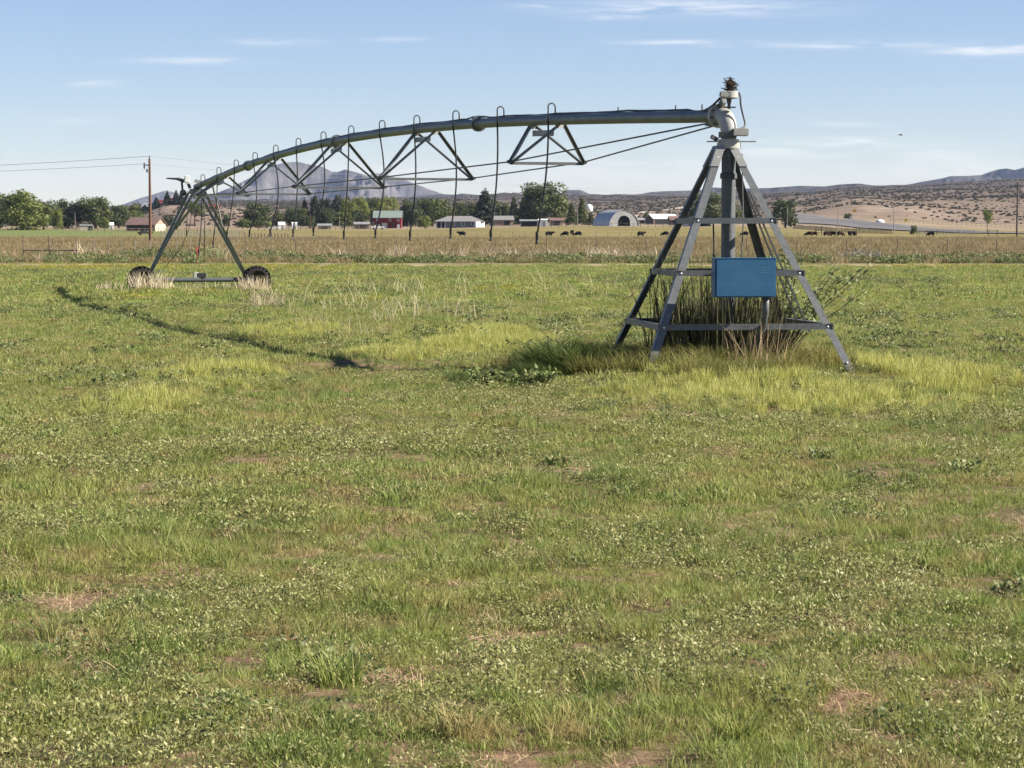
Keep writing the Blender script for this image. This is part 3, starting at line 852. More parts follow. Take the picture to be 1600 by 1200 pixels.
M['sedge'] = plant_mat('dark_green_grass_with_shade', [(0.0, (0.03366, 0.06006, 0.01408)), (0.5, (0.0748, 0.1155, 0.0264)), (1.0, (0.1646, 0.1988, 0.0572))], None, 0.8, 0.35)  # own dark green, deepened to paint in the shadow of reeds and pivot
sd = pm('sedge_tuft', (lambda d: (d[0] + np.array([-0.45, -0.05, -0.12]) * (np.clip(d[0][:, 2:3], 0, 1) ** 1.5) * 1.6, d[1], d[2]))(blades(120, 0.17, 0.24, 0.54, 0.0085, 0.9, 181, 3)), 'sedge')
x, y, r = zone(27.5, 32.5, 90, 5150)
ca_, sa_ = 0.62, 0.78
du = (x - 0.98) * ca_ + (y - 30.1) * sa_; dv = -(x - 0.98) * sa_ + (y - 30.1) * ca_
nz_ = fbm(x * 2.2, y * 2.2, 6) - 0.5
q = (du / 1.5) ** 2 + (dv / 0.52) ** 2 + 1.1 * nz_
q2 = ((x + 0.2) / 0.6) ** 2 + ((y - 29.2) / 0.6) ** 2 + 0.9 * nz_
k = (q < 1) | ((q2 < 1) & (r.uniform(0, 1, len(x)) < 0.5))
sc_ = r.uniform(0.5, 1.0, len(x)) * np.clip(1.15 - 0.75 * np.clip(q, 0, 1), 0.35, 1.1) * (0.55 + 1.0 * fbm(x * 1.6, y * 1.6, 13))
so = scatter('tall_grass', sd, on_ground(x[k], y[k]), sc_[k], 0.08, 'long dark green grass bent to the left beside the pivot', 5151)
_a = so.data.attributes['rot'].data
_v = np.zeros(len(_a) * 3, np.float32); _a.foreach_get('vector', _v); _v = _v.reshape(-1, 3); _v[:, 2] = np.random.default_rng(5).normal(0, 0.5, len(_v)); _a.foreach_set('vector', _v.ravel())

# weed strip along the field edge
ps_ = pm('dry_stalks', blades(16, 0.5, 0.3, 1.0, 0.022, 0.5, 182, 3), 'straw')
x, y, r = zone(126, 152, 0.10, 5160, 0.28, 5)
scatter('dry_stalks', ps_, on_ground(x, y), r.uniform(0.4, 1.1, len(x)), 0.15, 'dry stalks standing among the weeds of the strip', 5161)
wl = [pm('weed_tuft', leaves(240, 0.6, 0.42, 0.062, 190 + i, 2.0, 0.4), 'weedleaf') for i in range(2)]
for i, p in enumerate(wl):
    x, y, r = zone(127, 152, 0.42, 5200 + i, 0.28, 5)
    d = fbm(x * 0.10, y * 0.2, 61, 3)
    k = (r.uniform(0, 1, len(x)) < np.clip((d - 0.36) * 6, 0.05, 1)) & (y < 129 + 26 * r.uniform(0, 1, len(x)) ** 1.5)
    scatter('weeds', p, on_ground(x[k], y[k]), r.uniform(0.5, 1.25, len(x))[k], 0.1, 'low leafy weeds in the strip along the field edge', 5210 + i)
bg = pm('meadow_tuft', blades(170, 0.9, 0.2, 0.6, 0.022, 0.6, 200), 'browngrass')
x, y, r = zone(128, 190, 0.55, 5300, 0.28, 5)
scatter('meadow_grass', bg, on_ground(x, y), r.uniform(0.5, 1.0, len(x)), 0.1, 'brown dry meadow grass beyond the weed strip', 5301)
x, y, r = zone(190, 430, 0.13, 5310, 0.28, 5)
scatter('meadow_grass', bg, on_ground(x, y), r.uniform(0.7, 1.4, len(x)), 0.1, 'brown dry meadow grass beyond the weed strip', 5311)

# desert scrub
ds = pm('scrub_tuft', leaves(70, 1.1, 1.1, 0.5, 210, 1.3, 0.4), 'desertshrub')
x, y, r = zone(1080, 1700, 0.018, 5400, 0.27, 20)
d = fbm(x / 60, y / 60, 71, 3)
px = x / y * F + 800
bank = (np.abs(px - 1370) < 75) & (y < 1260)
k = (r.uniform(0, 1, len(x)) < np.clip((d - 0.38) * 5, 0.15, 1) * np.where(bank, 0.30, 1)) & ~((px > 1235) & (y < 1150 - (px - 1245) * 0.75))
scatter('desert_scrub', ds, on_ground(x[k], y[k]), r.uniform(0.25, 1.0, len(x))[k] ** 1.0, 0.1, 'dark desert scrub dotting the sandy slopes', 5401)
x, y, r = zone(1700, 3800, 0.010, 5410, 0.27, 20)
scatter('desert_scrub', ds, on_ground(x, y), r.uniform(0.5, 1.6, len(x)), 0.1, 'dark desert scrub dotting the sandy slopes', 5411)


# ------------------------------------------------------------------ centre pivot irrigation machine
def build_pivot():
    org = Vector((PX0, PY0, gz(PX0, PY0)))
    root = empty('irrigation_pivot', org, 'grey centre pivot irrigation machine with arched pipe, hanging hoses and wheeled tower', 'irrigation pivot')
    kw = dict(parent=root, org=org)
    base = Vector((PX0, PY0, 0))
    c10, s10 = math.cos(math.radians(8.0)), math.sin(math.radians(8.0))
    e1 = Vector((c10, s10, 0)); e2 = Vector((-s10, c10, 0))
    cen = base + Vector((-0.055, 0.0, 0))
    ZF, ZT = 0.06, 3.06
    HB, HT = 1.36, 0.12
    SPLAY = {'fr': 0.10, 'br': 0.0, 'fl': 0.0, 'bl': -0.02}
    corner = {'fl': (-1, -1), 'fr': (1, -1), 'bl': (-1, 1), 'br': (1, 1)}

    def leg_pt(k, z):
        a, b = corner[k]
        t = (z - ZF) / (ZT - ZF)
        h = HB + (HT - HB) * t
        return cen + e1 * (a * h + SPLAY[k] * (1 - t)) + e2 * b * h + Vector((0, 0, z))
    brz = (2.05, 1.36, 0.665)
    for k, (a, b) in corner.items():
        lg = MB().angle(leg_pt(k, 0.0), leg_pt(k, 2.80), e1 * -a, e2 * -b, 0.105, 0.012).build('leg', 'galv', **kw)
        up = MB()
        up.angle(leg_pt(k, 2.78) + e1 * a * 0.013 + e2 * b * 0.013, leg_pt(k, ZT) + e1 * a * 0.013 + e2 * b * 0.013, e1 * -a, e2 * -b, 0.115, 0.012)
        up.build('leg_cap', 'lightgalv', parent=lg, org=org)
        for z in brz + (0.2, 2.9):
            for side in ((e1 * -a * 0.055 + e2 * b * 0.004,) if True else ()):
                MB().blob(leg_pt(k, z) + side, 0.016 if z < 2.5 else 0.012, 8, 5).build('bolt', 'bolt', parent=lg, org=org, smooth=True)
    for z in brz:
        for p, q, n_in in (('fl', 'fr', e2), ('fr', 'br', -e1), ('br', 'bl', -e2), ('bl', 'fl', e1)):
            P, Q = leg_pt(p, z), leg_pt(q, z)
            off = -n_in * 0.012
            ext = (Q - P).normalized() * 0.02
            MB().angle(P - ext + off + Vector((0, 0, 0.04)), Q + ext + off + Vector((0, 0, 0.04)), Vector((0, 0, -1)), n_in, 0.075, 0.008).build('leg_brace', 'galv', **kw)
    # ladder inside the right face
    ld = MB()
    rail = []
    for s in (0.42, 0.60):
        f = lambda z: leg_pt('fr', z).lerp(leg_pt('br', z), s) - e1 * 0.06
        ld.plate(f(0.55), f(2.45), e2, 0.035, e1, 0.02)
        rail.append(f)
    lad = ld.build('ladder', 'galv_dark', **kw)
    for z in np.arange(0.75, 2.4, 0.3):
        MB().cyl(rail[0](z), rail[1](z), 0.014, 8).build('rung', 'galv_dark', parent=lad, org=org)
    # riser pipe and its concrete pad
    zz = 3.10
    MB().tube([base + Vector((0, 0, z)) for z in (0.1, 1.5, 3.0)], 0.095, 24).build('riser_pipe', 'galv', smooth=40, **kw)
    MB().tube([base + Vector((0, 0, z)) for z in (2.62, 2.68, 2.70)], [0.115, 0.115, 0.098], 24).build('riser_collar', 'galv_dark', smooth=40, **kw)
    MB().box(cen + Vector((0, 0, 0.10)), (0.95, 0.95, 0.22), (0, 0, math.radians(8))).build('concrete_pad', 'concrete', bevel=0.02, **kw)
    # ring bearing and flat arms at the swivel
    sw = MB()
    sw.tube([base + Vector((0, 0, z)) for z in (3.02, 3.10, 3.10, 3.145)], [0.16, 0.16, 0.14, 0.14], 24)
    sw.build('swivel_bearing', 'cream', smooth=40, **kw)
    MB().box(base + Vector((0.03, -0.05, 3.115)), (0.66, 0.05, 0.016)).build('swivel_arm', 'cream', **kw)
    MB().box(base + Vector((-0.2, -0.06, 3.16)), (0.10, 0.05, 0.05), (0, 0.5, 0.3)).build('swivel_stop', 'galv_dark', **kw)
    mbx = MB().box(base + Vector((-0.03, -0.14, 3.2)), (0.24, 0.04, 0.08))
    mbx.build('swivel_bracket', 'galv_dark', **kw)
    MB().box(base + Vector((0.14, -0.12, 3.235)), (0.21, 0.14, 0.10), (0, 0.0, 0.1)).build('junction_box', 'cream', bevel=0.01, **kw)
    # span axis
    A = Vector((PX0, PY0)); B = Vector((TW.x, TW.y))
    ax = Vector((B.x - A.x, B.y - A.y, 0)); LEN = ax.length; ax = ax / LEN
    pr = Vector((ax.y, -ax.x, 0))            # to the right and away
    tz = [(-.02, 3.44), (0.0, 3.455), (0.09, 3.62), (0.18, 3.765), (0.27, 3.885), (0.358, 3.955), (0.45, 4.0), (0.537, 4.0), (0.63, 3.95), (0.715, 3.86), (0.80, 3.72), (0.894, 3.53), (1.0, 3.285), (1.02, 3.24)]

    def pz(t):
        a = [p[0] for p in tz]; b = [p[1] for p in tz]
        return float(sum(np.interp(t + d, a, b) for d in (-.03, 0, .03)) / 3)

    def pp(t, off=0.0, dz=0.0):
        return Vector((A.x, A.y, pz(t) + dz)) + ax * (t * LEN) + pr * off
    # elbow: rises from the swivel and bends over to the pipe
    el = []
    ez = pz(0.005)
    R = 0.26
    q0 = base + Vector((0, 0, 3.12))
    el.append(q0)
    cz = ez - R
    for i in range(13):
        th = PI / 2 * i / 12
        el.append(base + Vector((0, 0, cz)) + ax * (R - R * math.cos(th)) + Vector((0, 0, R * math.sin(th))) + ax * 0.0)
    el.append(base + ax * (R + 0.06) + Vector((0, 0, ez)))
    MB().tube(el, [0.105] + [0.105 + 0.012 * math.sin(PI * i / 12) for i in range(13)] + [0.105], 28).build('elbow', 'cream', smooth=50, **kw)
    fl0 = base + ax * (R + 0.05) + Vector((0, 0, ez))
    fl = MB().cyl(fl0, fl0 + ax * 0.05, 0.165, 28)
    flo = fl.build('elbow_flange', 'cream', smooth=40, **kw)
    for k in range(8):
        a = 2 * PI * k / 8 + 0.2
        d = pr * math.cos(a) * 0.135 + Vector((0, 0, 1)) * math.sin(a) * 0.135
        MB().cyl(fl0 + d - ax * 0.02, fl0 + d + ax * 0.075, 0.014, 6).build('bolt', 'galv_dark', parent=flo, org=org)
    MB().box(base + ax * (R - 0.02) + Vector((0, 0, ez + 0.17)), (0.14, 0.05, 0.09), (0, 0.5, math.atan2(ax.y, ax.x))).build('lift_lug', 'galv', **kw)
    # main pipe
    t0 = (R + 0.10) / LEN
    ts = np.linspace(t0, 1.008, 90)
    MB().tube([pp(t) for t in ts], 0.088, 20).build('main_pipe', 'pipe', smooth=40, **kw)
    for t in (0.273, 0.543, 0.80):
        fo = MB()
        d = (pp(t + .002) - pp(t - .002)).normalized()
        fo.tube([pp(t) - d * 0.16, pp(t) - d * 0.05, pp(t) - d * 0.05, pp(t) + d * 0.05, pp(t) + d * 0.05, pp(t) + d * 0.16], [0.092, 0.12, 0.15, 0.15, 0.12, 0.092], 14)
        fo.build('pipe_flange', 'pipe', smooth=25, **kw)
    # power cable along the top
    cab = []
    col_b = base + Vector((-0.1, -0.03, 3.72))
    for i in range(9):
        q = i / 8
        cab.append(col_b.lerp(pp(0.034, -0.0, 0.10), q) + Vector((0, 0, -0.10 * math.sin(PI * q))))
    rnd = random.Random(4)
    for t in np.linspace(0.038, 0.99, 110):
        cab.append(pp(t, 0.01, 0.098 + 0.012 * math.sin(t * 90) * rnd.random() + (0.03 if 0.262 < t < 0.284 else 0)))
    MB().tube(cab, 0.016, 7).build('power_cable', 'black', smooth=True, **kw)
    for t in (0.022, 0.045, 0.10):
        MB().cyl(pp(t, 0, 0.085), pp(t, 0, 0.165), 0.012, 6).build('pipe_plug', 'galv_dark', **kw)
    # collector ring box on the elbow
    pc = base + Vector((0.0, 0.0, 0))
    MB().tube([pc + Vector((0, 0, z)) for z in (ez + 0.08, 3.62, 3.64, 3.67, 3.70)], [0.022, 0.022, 0.032, 0.032, 0.05], 12).build('collector_post', 'galv_dark', smooth=40, **kw)
    MB().box(pc + Vector((0.01, 0, ez + 0.10)), (0.15, 0.12, 0.015)).build('post_plate', 'galv_dark', **kw)
    MB().tube([pc + Vector((0, 0, z)) for z in (3.69, 3.70, 3.78, 3.785)], [0.09, 0.125, 0.125, 0.115], 18).build('collector_box', 'cream', smooth=30, **kw)
    MB().box(pc + Vector((-0.07, -0.1, 3.74)), (0.13, 0.07, 0.07), (0.1, 0.1, 0.2)).build('collector_cover', 'cream', bevel=0.008, **kw)
    con = [pc + Vector((0.125, -0.02, 3.77)), pc + Vector((0.15, -0.03, 3.74)), pc + Vector((0.15, -0.04, 3.62)), pc + Vector((0.18, -0.05, 3.48)), pc + Vector((0.215, -0.08, 3.36)),
           pc + Vector((0.20, -0.12, 3.30)), pc + Vector((0.12, -0.17, 3.275)), pc + Vector((0.03, -0.18, 3.25))]
    cs = []
    for i in range(len(con) - 1):
        for q in (0, 0.33, 0.66): cs.append(con[i].lerp(con[i + 1], q))
    cs.append(con[-1])
    for _ in range(2): cs = [cs[0]] + [(cs[i - 1] + cs[i] * 2 + cs[i + 1]) / 4 for i in range(1, len(cs) - 1)] + [cs[-1]]
    MB().tube(cs, 0.014, 8).build('conduit', 'galv_dark', smooth=True, **kw)
    # thin tube running down inside the legs
    MB().tube([base + Vector((0.17, -0.1, 2.95)), base + Vector((0.19, -0.12, 2.0)), base + Vector((0.13, -0.1, 0.9))], 0.009, 6).build('conduit', 'galv', **kw)
    MB().tube([base + Vector((-0.22, -0.2, 2.05)), base + Vector((-0.2, -0.2, 1.3)), base + Vector((-0.2, -0.2, 0.6))], 0.012, 6).build('conduit', 'black', **kw)
    # blue control panel on the front braces
    pcx = at(1163.5, 434.5, 29.35)
    rz = math.radians(6)
    Rm = Euler((0, 0, rz)).to_matrix()
    bx = MB().box(pcx + Vector((0, 0.13, 0)), (0.80, 0.24, 0.50), Rm).build('control_panel', 'blue', bevel=0.008, **kw)
    MB().box(pcx + Vector((0.012, 0.0, 0)) + Rm @ Vector((0, -0.002, 0)), (0.765, 0.022, 0.475), Rm).build('panel_door', 'blue', parent=bx, org=org, bevel=0.006)
    MB().box(pcx + Vector((0.0, 0.125, 0.255)), (0.81, 0.27, 0.010), Rm).build('panel_lid', 'blue', parent=bx, org=org)
    MB().box(pcx + Rm @ Vector((0.012, -0.0135, -0.085)), (0.74, 0.002, 0.004), Rm).build('door_crease', 'bluefade', parent=bx, org=org)
    fd = MB()
    for r_ in range(3):
        fd.box(pcx + Rm @ Vector((0.27, -0.0145, 0.13 - r_ * 0.028)), (0.12 - 0.02 * (r_ % 2), 0.002, 0.009), Rm)
    fd.build('worn_decal', 'bluefade', parent=bx, org=org)
    cd = [pcx + Vector((0.30, 0.2, -0.24)), pcx + Vector((0.30, 0.24, -0.45)), pcx + Vector((0.285, 0.32, -0.62)), pcx + Vector((0.24, 0.5, -0.80)), pcx + Vector((0.18, 0.7, -0.95))]
    MB().tube(cd, 0.042, 10).build('panel_conduit', 'galv', smooth=True, **kw)
    MB().plate(pcx + Vector((-0.5, 0.27, 0.02)), pcx + Vector((0.55, 0.36, 0.02)), Vector((0, 0, 1)), 0.05, Vector((0, 1, 0)), 0.01).build('panel_rail', 'galv', **kw)

    # trusses
    stations = [(0.180, 1.28, 0.70), (0.358, 1.92, 0.99), (0.537, 2.16, 1.07), (0.715, 1.95, 0.97), (0.894, 1.55, 0.57)]
    nodes = {-1: [], 1: []}
    for t, w, dep in stations:
        zc = pz(t) - dep
        gp = MB()
        d = (pp(t + .01) - pp(t - .01)).normalized()
        gp.plate(pp(t - 0.013, -0.075, -0.17), pp(t + 0.013, -0.075, -0.17), Vector((0, 0, -1)), 0.10, pr, 0.010)
        gp.plate(pp(t - 0.017, -0.10, -0.075), pp(t - 0.013, 0.10, -0.075), Vector((0, 0, -1)), 0.07, ax, 0.010)
        gp.plate(pp(t + 0.013, -0.10, -0.075), pp(t + 0.017, 0.10, -0.075), Vector((0, 0, -1)), 0.07, ax, 0.010)
        gp.build('gusset_plate', 'lightgalv', **kw)
        for s in (-1, 1):
            nd = pp(t, s * w / 2, 0); nd.z = zc
            nodes[s].append(nd)
            for dt in (-0.016, 0.016):
                st = MB()
                top = pp(t + dt, s * 0.06, -0.085)
                dirv = (nd - top).normalized()
                side = dirv.cross(Vector((0, 0, 1))).normalized()
                oth = dirv.cross(side)
                st.angle(top, nd, side, oth, 0.05, 0.007)
                st.build('truss_strut', 'galv', **kw)
            jn = MB().blob(nd, 0.045, 8, 5, (1, 1, 1)).cyl(nd - ax * 0.09, nd + ax * 0.09, 0.02, 8).cyl(nd - pr * 0.06, nd + pr * 0.06, 0.028, 8)
            jn.build('truss_joint', 'galv_dark', smooth=30, **kw)
        a_, b_ = nodes[-1][-1], nodes[1][-1]
        MB().angle(a_, b_, Vector((0, 0, -1)), ax, 0.05, 0.007).build('truss_spreader', 'galv', **kw)
    for s in (-1, 1):
        pts = [pp(0.012 if s < 0 else 0.009, s * 0.08, -0.10)] + nodes[s] + [pp(0.985, s * 0.3, -0.30)]
        MB().tube(pts, 0.0125, 8).build('truss_rod', 'galv_dark', **kw)
    MB().box(pp(0.011, 0, -0.11), (0.24, 0.22, 0.05), (0, 0, math.atan2(ax.y, ax.x))).build('rod_anchor', 'galv_dark', bevel=0.01, **kw)

    # goosenecks with drop hoses
    rr = random.Random(21)
    for i in range(13):
        t = 0.170 + 0.0665 * i
        top = 0.088
        foot = pp(t, 0.0, 0.08)
        Rg = 0.062
        rise = 0.13
        g = [foot, foot + Vector((0, 0, rise))]
        for k in range(1, 9):
            th = PI * k / 8
            g.append(foot + Vector((0, 0, rise)) - pr * (Rg - Rg * math.cos(th)) + Vector((0, 0, Rg * math.sin(th))))
        end = foot - pr * (2 * Rg) + Vector((0, 0, -0.10))
        g.append(end)
        hose_o = MB().tube(g, 0.0135, 8).build('gooseneck', 'galv_dark', smooth=True, **kw)
        zb = 1.86 + rr.uniform(-0.04, 0.06)
        lean = Vector((-0.17, -0.02, 0)) * rr.uniform(0.5, 1.35)
        cur = Vector((rr.uniform(0.0, 0.16) if 2 <= i <= 9 else rr.uniform(0, 0.04), 0, 0))
        if i == 2: lean *= 0.3
        if i == 11: zb = 1.5
        if i == 12: zb = 1.25
        hp = []
        for k in range(13):
            q = k / 12
            hp.append(Vector((end.x, end.y, end.z + (zb - end.z) * q)) + lean * q ** 1.5 + cur * math.sin(PI * q))
        MB().tube(hp, 0.0155, 8).build('drop_hose', 'black', smooth=True, **kw)
        e = hp[-1]
        MB().tube([e + Vector((0, 0, 0.06)), e + Vector((0, 0, 0.05)), e + Vector((0, 0, -0.06)), e + Vector((0, 0, -0.08)), e + Vector((0, 0, -0.13)), e + Vector((0, 0, -0.14))],
                  [0.016, 0.025, 0.025, 0.016, 0.034, 0.024], 10).build('sprinkler_head', 'black', smooth=30, **kw)

    # drive tower
    T = Vector((TW.x, TW.y, 0))
    WB = 1.82          # half wheel base
    apz = pz(1.0)
    wh = {}
    for s in (-1, 1):
        wh[s] = T + pr * (s * WB) + Vector((0, 0, 0.31))
    # base beam
    MB().tube([wh[-1] + Vector((0, 0, 0.0)) + ax * 0.0, wh[1]], 0.075, 14).build('base_beam', 'galv_dark', smooth=40, **kw)
    for s in (-1, 1):
        for k in (-1, 1):
            p0 = wh[s] - pr * s * 0.22 + ax * (k * 0.06) + Vector((0, 0, 0.05))
            p1 = T + pr * (s * 0.16) + ax * (k * 0.55) + Vector((0, 0, apz - 0.16))
            dirv = (p1 - p0).normalized(); side = dirv.cross(ax).normalized(); oth = dirv.cross(side)
            MB().angle(p0, p1, side, oth, 0.085, 0.009).build('tower_leg', 'lightgalv', **kw)  # paler steel than the pivot legs, putting sunlit highlights into the colour
        for f_ in (0.33, 0.62):
            q = []
            for k in (-1, 1):
                p0 = wh[s] - pr * s * 0.22 + ax * (k * 0.06) + Vector((0, 0, 0.05)); p1 = T + pr * (s * 0.16) + ax * (k * 0.55) + Vector((0, 0, apz - 0.16))
                q.append(p0.lerp(p1, f_))
            MB().plate(q[0], q[1], Vector((0, 0, 1)), 0.05, pr, 0.01).build('tower_brace', 'galv', **kw)
        # raking struts from the pipe to the tower leg
        p0 = wh[s] - pr * s * 0.22; p1 = T + pr * (s * 0.16) + Vector((0, 0, apz - 0.16))
        low = p0.lerp(p1, 0.58) - ax * 0.3
        top = pp(0.94, s * 0.05, -0.09)
        dirv = (top - low).normalized(); side = dirv.cross(Vector((0, 0, 1))).normalized()
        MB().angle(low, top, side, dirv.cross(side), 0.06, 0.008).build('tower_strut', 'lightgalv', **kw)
        # wheel
        axle = ax
        wc = wh[s] + pr * s * 0.02 - ax * 0.20
        we = MB().cyl(wh[s] + ax * 0.05 + pr * s * .02, wc - ax * 0.02, 0.06, 12).build('wheel_gearbox', 'galv_dark', **kw)
        wroot = bpy.data.objects.new('wheel', None); C.objects.link(wroot); wroot.parent = root
        wroot.empty_display_size = 0.1
        ty = MB()
        prof = [(0.24, -0.12), (0.30, -0.16), (0.37, -0.155), (0.405, -0.11), (0.415, 0.0), (0.405, 0.11), (0.37, 0.155), (0.30, 0.16), (0.24, 0.12)]
        n = 40
        vs = []
        for k in range(n):
            a = 2 * PI * k / n
            rad = pr * math.cos(a) + Vector((0, 0, math.sin(a)))
            for (r0, x0) in prof: vs.append(wc + rad * r0 + ax * x0)
        m_ = len(prof)
        ty.add(vs, [(k * m_ + j, k * m_ + j + 1, ((k + 1) % n) * m_ + j + 1, ((k + 1) % n) * m_ + j) for k in range(n) for j in range(m_ - 1)])
        for k in range(22):
            for sd in (-1, 1):
                a = 2 * PI * (k + (0.5 if sd > 0 else 0)) / 22
                rad = pr * math.cos(a) + Vector((0, 0, math.sin(a))); tan = -pr * math.sin(a) + Vector((0, 0, math.cos(a)))
                c0 = wc + rad * 0.422 + ax * sd * 0.01; c1 = wc + rad * 0.385 + ax * sd * 0.165 + tan * 0.08
                up_ = (rad * 0.9 + ax * sd * 0.3).normalized()
                ty.plate(c0 - tan * 0.02, c1 - tan * 0.02, tan, 0.05, up_, 0.042)
        ty.build('tyre', 'tyre', parent=wroot, org=org, smooth=30)
        rm = MB()
        rprof = [(0.25, -0.125), (0.23, -0.10), (0.16, -0.03), (0.07, -0.05), (0.0, -0.05)]
        vs = []
        for k in range(24):
            a = 2 * PI * k / 24
            rad = pr * math.cos(a) + Vector((0, 0, math.sin(a)))
            for (r0, x0) in rprof: vs.append(wc + rad * r0 + ax * x0)
        m_ = len(rprof)
        rm.add(vs, [(k * m_ + j, k * m_ + j + 1, ((k + 1) % 24) * m_ + j + 1, ((k + 1) % 24) * m_ + j) for k in range(24) for j in range(m_ - 1)])
        rm.build('rim', 'rim', parent=wroot, org=org, smooth=30)
    # motor in the middle of the beam
    MB().box(T + Vector((0.1, 0.05, 0.46)), (0.3, 0.2, 0.14)).build('drive_motor', 'galv_dark', bevel=0.02, **kw)
    # head of the tower: saddle, boxes, lamp, end gun
    apex = pp(1.0)
    MB().box(apex + Vector((0.0, 0, -0.16)), (0.42, 0.75, 0.16), (0, 0, math.atan2(ax.y, ax.x) - PI / 2)).build('tower_saddle', 'galv_dark', bevel=0.01, **kw)
    MB().box(at(311, 303, TW.y - 0.5), (0.36, 0.20, 0.30), (0, 0, 0.3)).build('tower_box', 'galv', bevel=0.01, **kw)
    MB().box(at(292.5, 280, TW.y), (0.19, 0.16, 0.26), (0, 0.1, 0.2)).build('alignment_box', 'white', bevel=0.03, **kw)
    MB().cyl(at(294, 287, TW.y), at(297, 294, TW.y), 0.05, 10).build('box_stand', 'galv_dark', **kw)
    lamp = MB().box(at(308.5, 283.5, TW.y), (0.17, 0.12, 0.10), (0, 0.2, 0.2)).build('tower_lamp', 'galv_dark', bevel=0.01, **kw)
    MB().box(at(308.5, 283.5, TW.y - 0.065), (0.13, 0.01, 0.07), (0, 0.2, 0.2)).build('lamp_lens', 'cream', parent=lamp, org=org)
    MB().cyl(at(286, 301, TW.y - .1) - ax * 0.05, at(286, 301, TW.y - .1) + ax * 0.05, 0.10, 18).build('end_cap', 'black', smooth=40, **kw)
    eg = MB().tube([at(286, 301, TW.y), at(285, 295, TW.y), at(284, 284, TW.y)], 0.035, 10).build('end_gun', 'galv', smooth=True, **kw)
    MB().tube([at(288, 283, TW.y), at(283, 281.5, TW.y), at(276, 279.5, TW.y), at(260, 278.6, TW.y)], [0.06, 0.055, 0.04, 0.02], 10).build('gun_barrel', 'galv_dark', parent=eg, org=org, smooth=True)
    MB().blob(at(279, 279.2, TW.y), 0.05, 8, 5, (2, 1, 0.8)).build('gun_arm', 'galv', parent=eg, org=org, smooth=True)
    # loose hose from tower top to ground
    hp = []
    for k in range(12):
        q = k / 11
        hp.append(at(297 + 6 * math.sin(q * 3) - 48 * q ** 2.2, 305 + 120 * q, TW.y - 0.8))
    MB().tube(hp, 0.010, 6).build('loose_hose', 'black', smooth=True, **kw)
    MB().tube([at(319, 305, TW.y - .7), at(320, 350, TW.y - .7), at(319, 398, TW.y - .7)], 0.013, 6).build('loose_hose', 'black', smooth=True, **kw)
    MB().tube([at(294, 318, TW.y - .7), at(292, 345, TW.y - .7), at(291, 370, TW.y - .7)], 0.012, 6).build('loose_hose', 'black', smooth=True, **kw)

    # bird nest on the collector box
    nest = MB(); rn = random.Random(9)
    for i in range(110):
        a, r0 = rn.uniform(0, 2 * PI), rn.uniform(0, 0.085)
        c = Vector((r0 * math.cos(a), r0 * math.sin(a), rn.uniform(0.0, 0.17) * (1 - r0 * 5)))
        d = Vector((rn.gauss(0, 1), rn.gauss(0, 1), rn.gauss(0, 0.6))).normalized() * rn.uniform(0.03, 0.075)
        nest.tube([c - d, c + Vector((0, 0, 0.008)), c + d], rn.uniform(0.003, 0.007), 4)
    no = nest.build('bird_nest', 'twig'); no.location = pc + Vector((0.02, 0, 3.80))
    tag(no, 'ragged dark twig nest on top of the pivot collector box', 'bird nest')
    return leg_pt


build_pivot()


# ------------------------------------------------------------------ plants near the pivot
def stalk_plant(name, label, cat, loc, n, rad, h0, h1, bend, w, mat, seed, group=None, segs=3):
    d = blades(n, rad, h0, h1, w, bend, seed, segs)
    o = inst(name, pm(name, d, mat), None, loc)
    return tag(o, label, cat, group)


M['weedbright'] = plant_mat('bright_weed_leaf', [(0.0, (0.10, 0.14, 0.04)), (0.5, (0.22, 0.26, 0.085)), (1.0, (0.40, 0.42, 0.20))], None, 0.3, 0.4)
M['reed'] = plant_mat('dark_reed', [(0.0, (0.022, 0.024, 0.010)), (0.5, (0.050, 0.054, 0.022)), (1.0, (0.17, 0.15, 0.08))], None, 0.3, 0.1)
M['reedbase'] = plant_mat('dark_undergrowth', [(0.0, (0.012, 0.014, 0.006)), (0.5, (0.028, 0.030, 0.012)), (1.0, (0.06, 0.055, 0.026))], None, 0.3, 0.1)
M['willow'] = plant_mat('willow_leaf', [(0.0, (0.15, 0.18, 0.075)), (0.5, (0.27, 0.30, 0.14)), (1.0, (0.46, 0.46, 0.27))], None, 0.3, 0.35)
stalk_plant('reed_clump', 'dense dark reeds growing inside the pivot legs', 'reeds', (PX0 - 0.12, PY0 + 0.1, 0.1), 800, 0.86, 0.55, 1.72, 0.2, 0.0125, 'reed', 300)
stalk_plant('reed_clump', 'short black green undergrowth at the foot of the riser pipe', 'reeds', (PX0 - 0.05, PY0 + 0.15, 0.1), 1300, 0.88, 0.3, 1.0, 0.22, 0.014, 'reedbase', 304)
stalk_plant('dry_stalk_clump', 'thin tan stalks standing below the blue panel', 'dry stalks', (PX0 + 0.25, PY0 - 1.55, 0.08), 70, 0.42, 0.35, 0.95, 0.55, 0.009, 'straw', 301)
stalk_plant('reed_clump', 'sparse arching reeds at the left legs of the pivot', 'reeds', (PX0 - 0.72, PY0 - 0.1, 0.1), 44, 0.5, 0.7, 1.85, 0.5, 0.012, 'reed', 303)


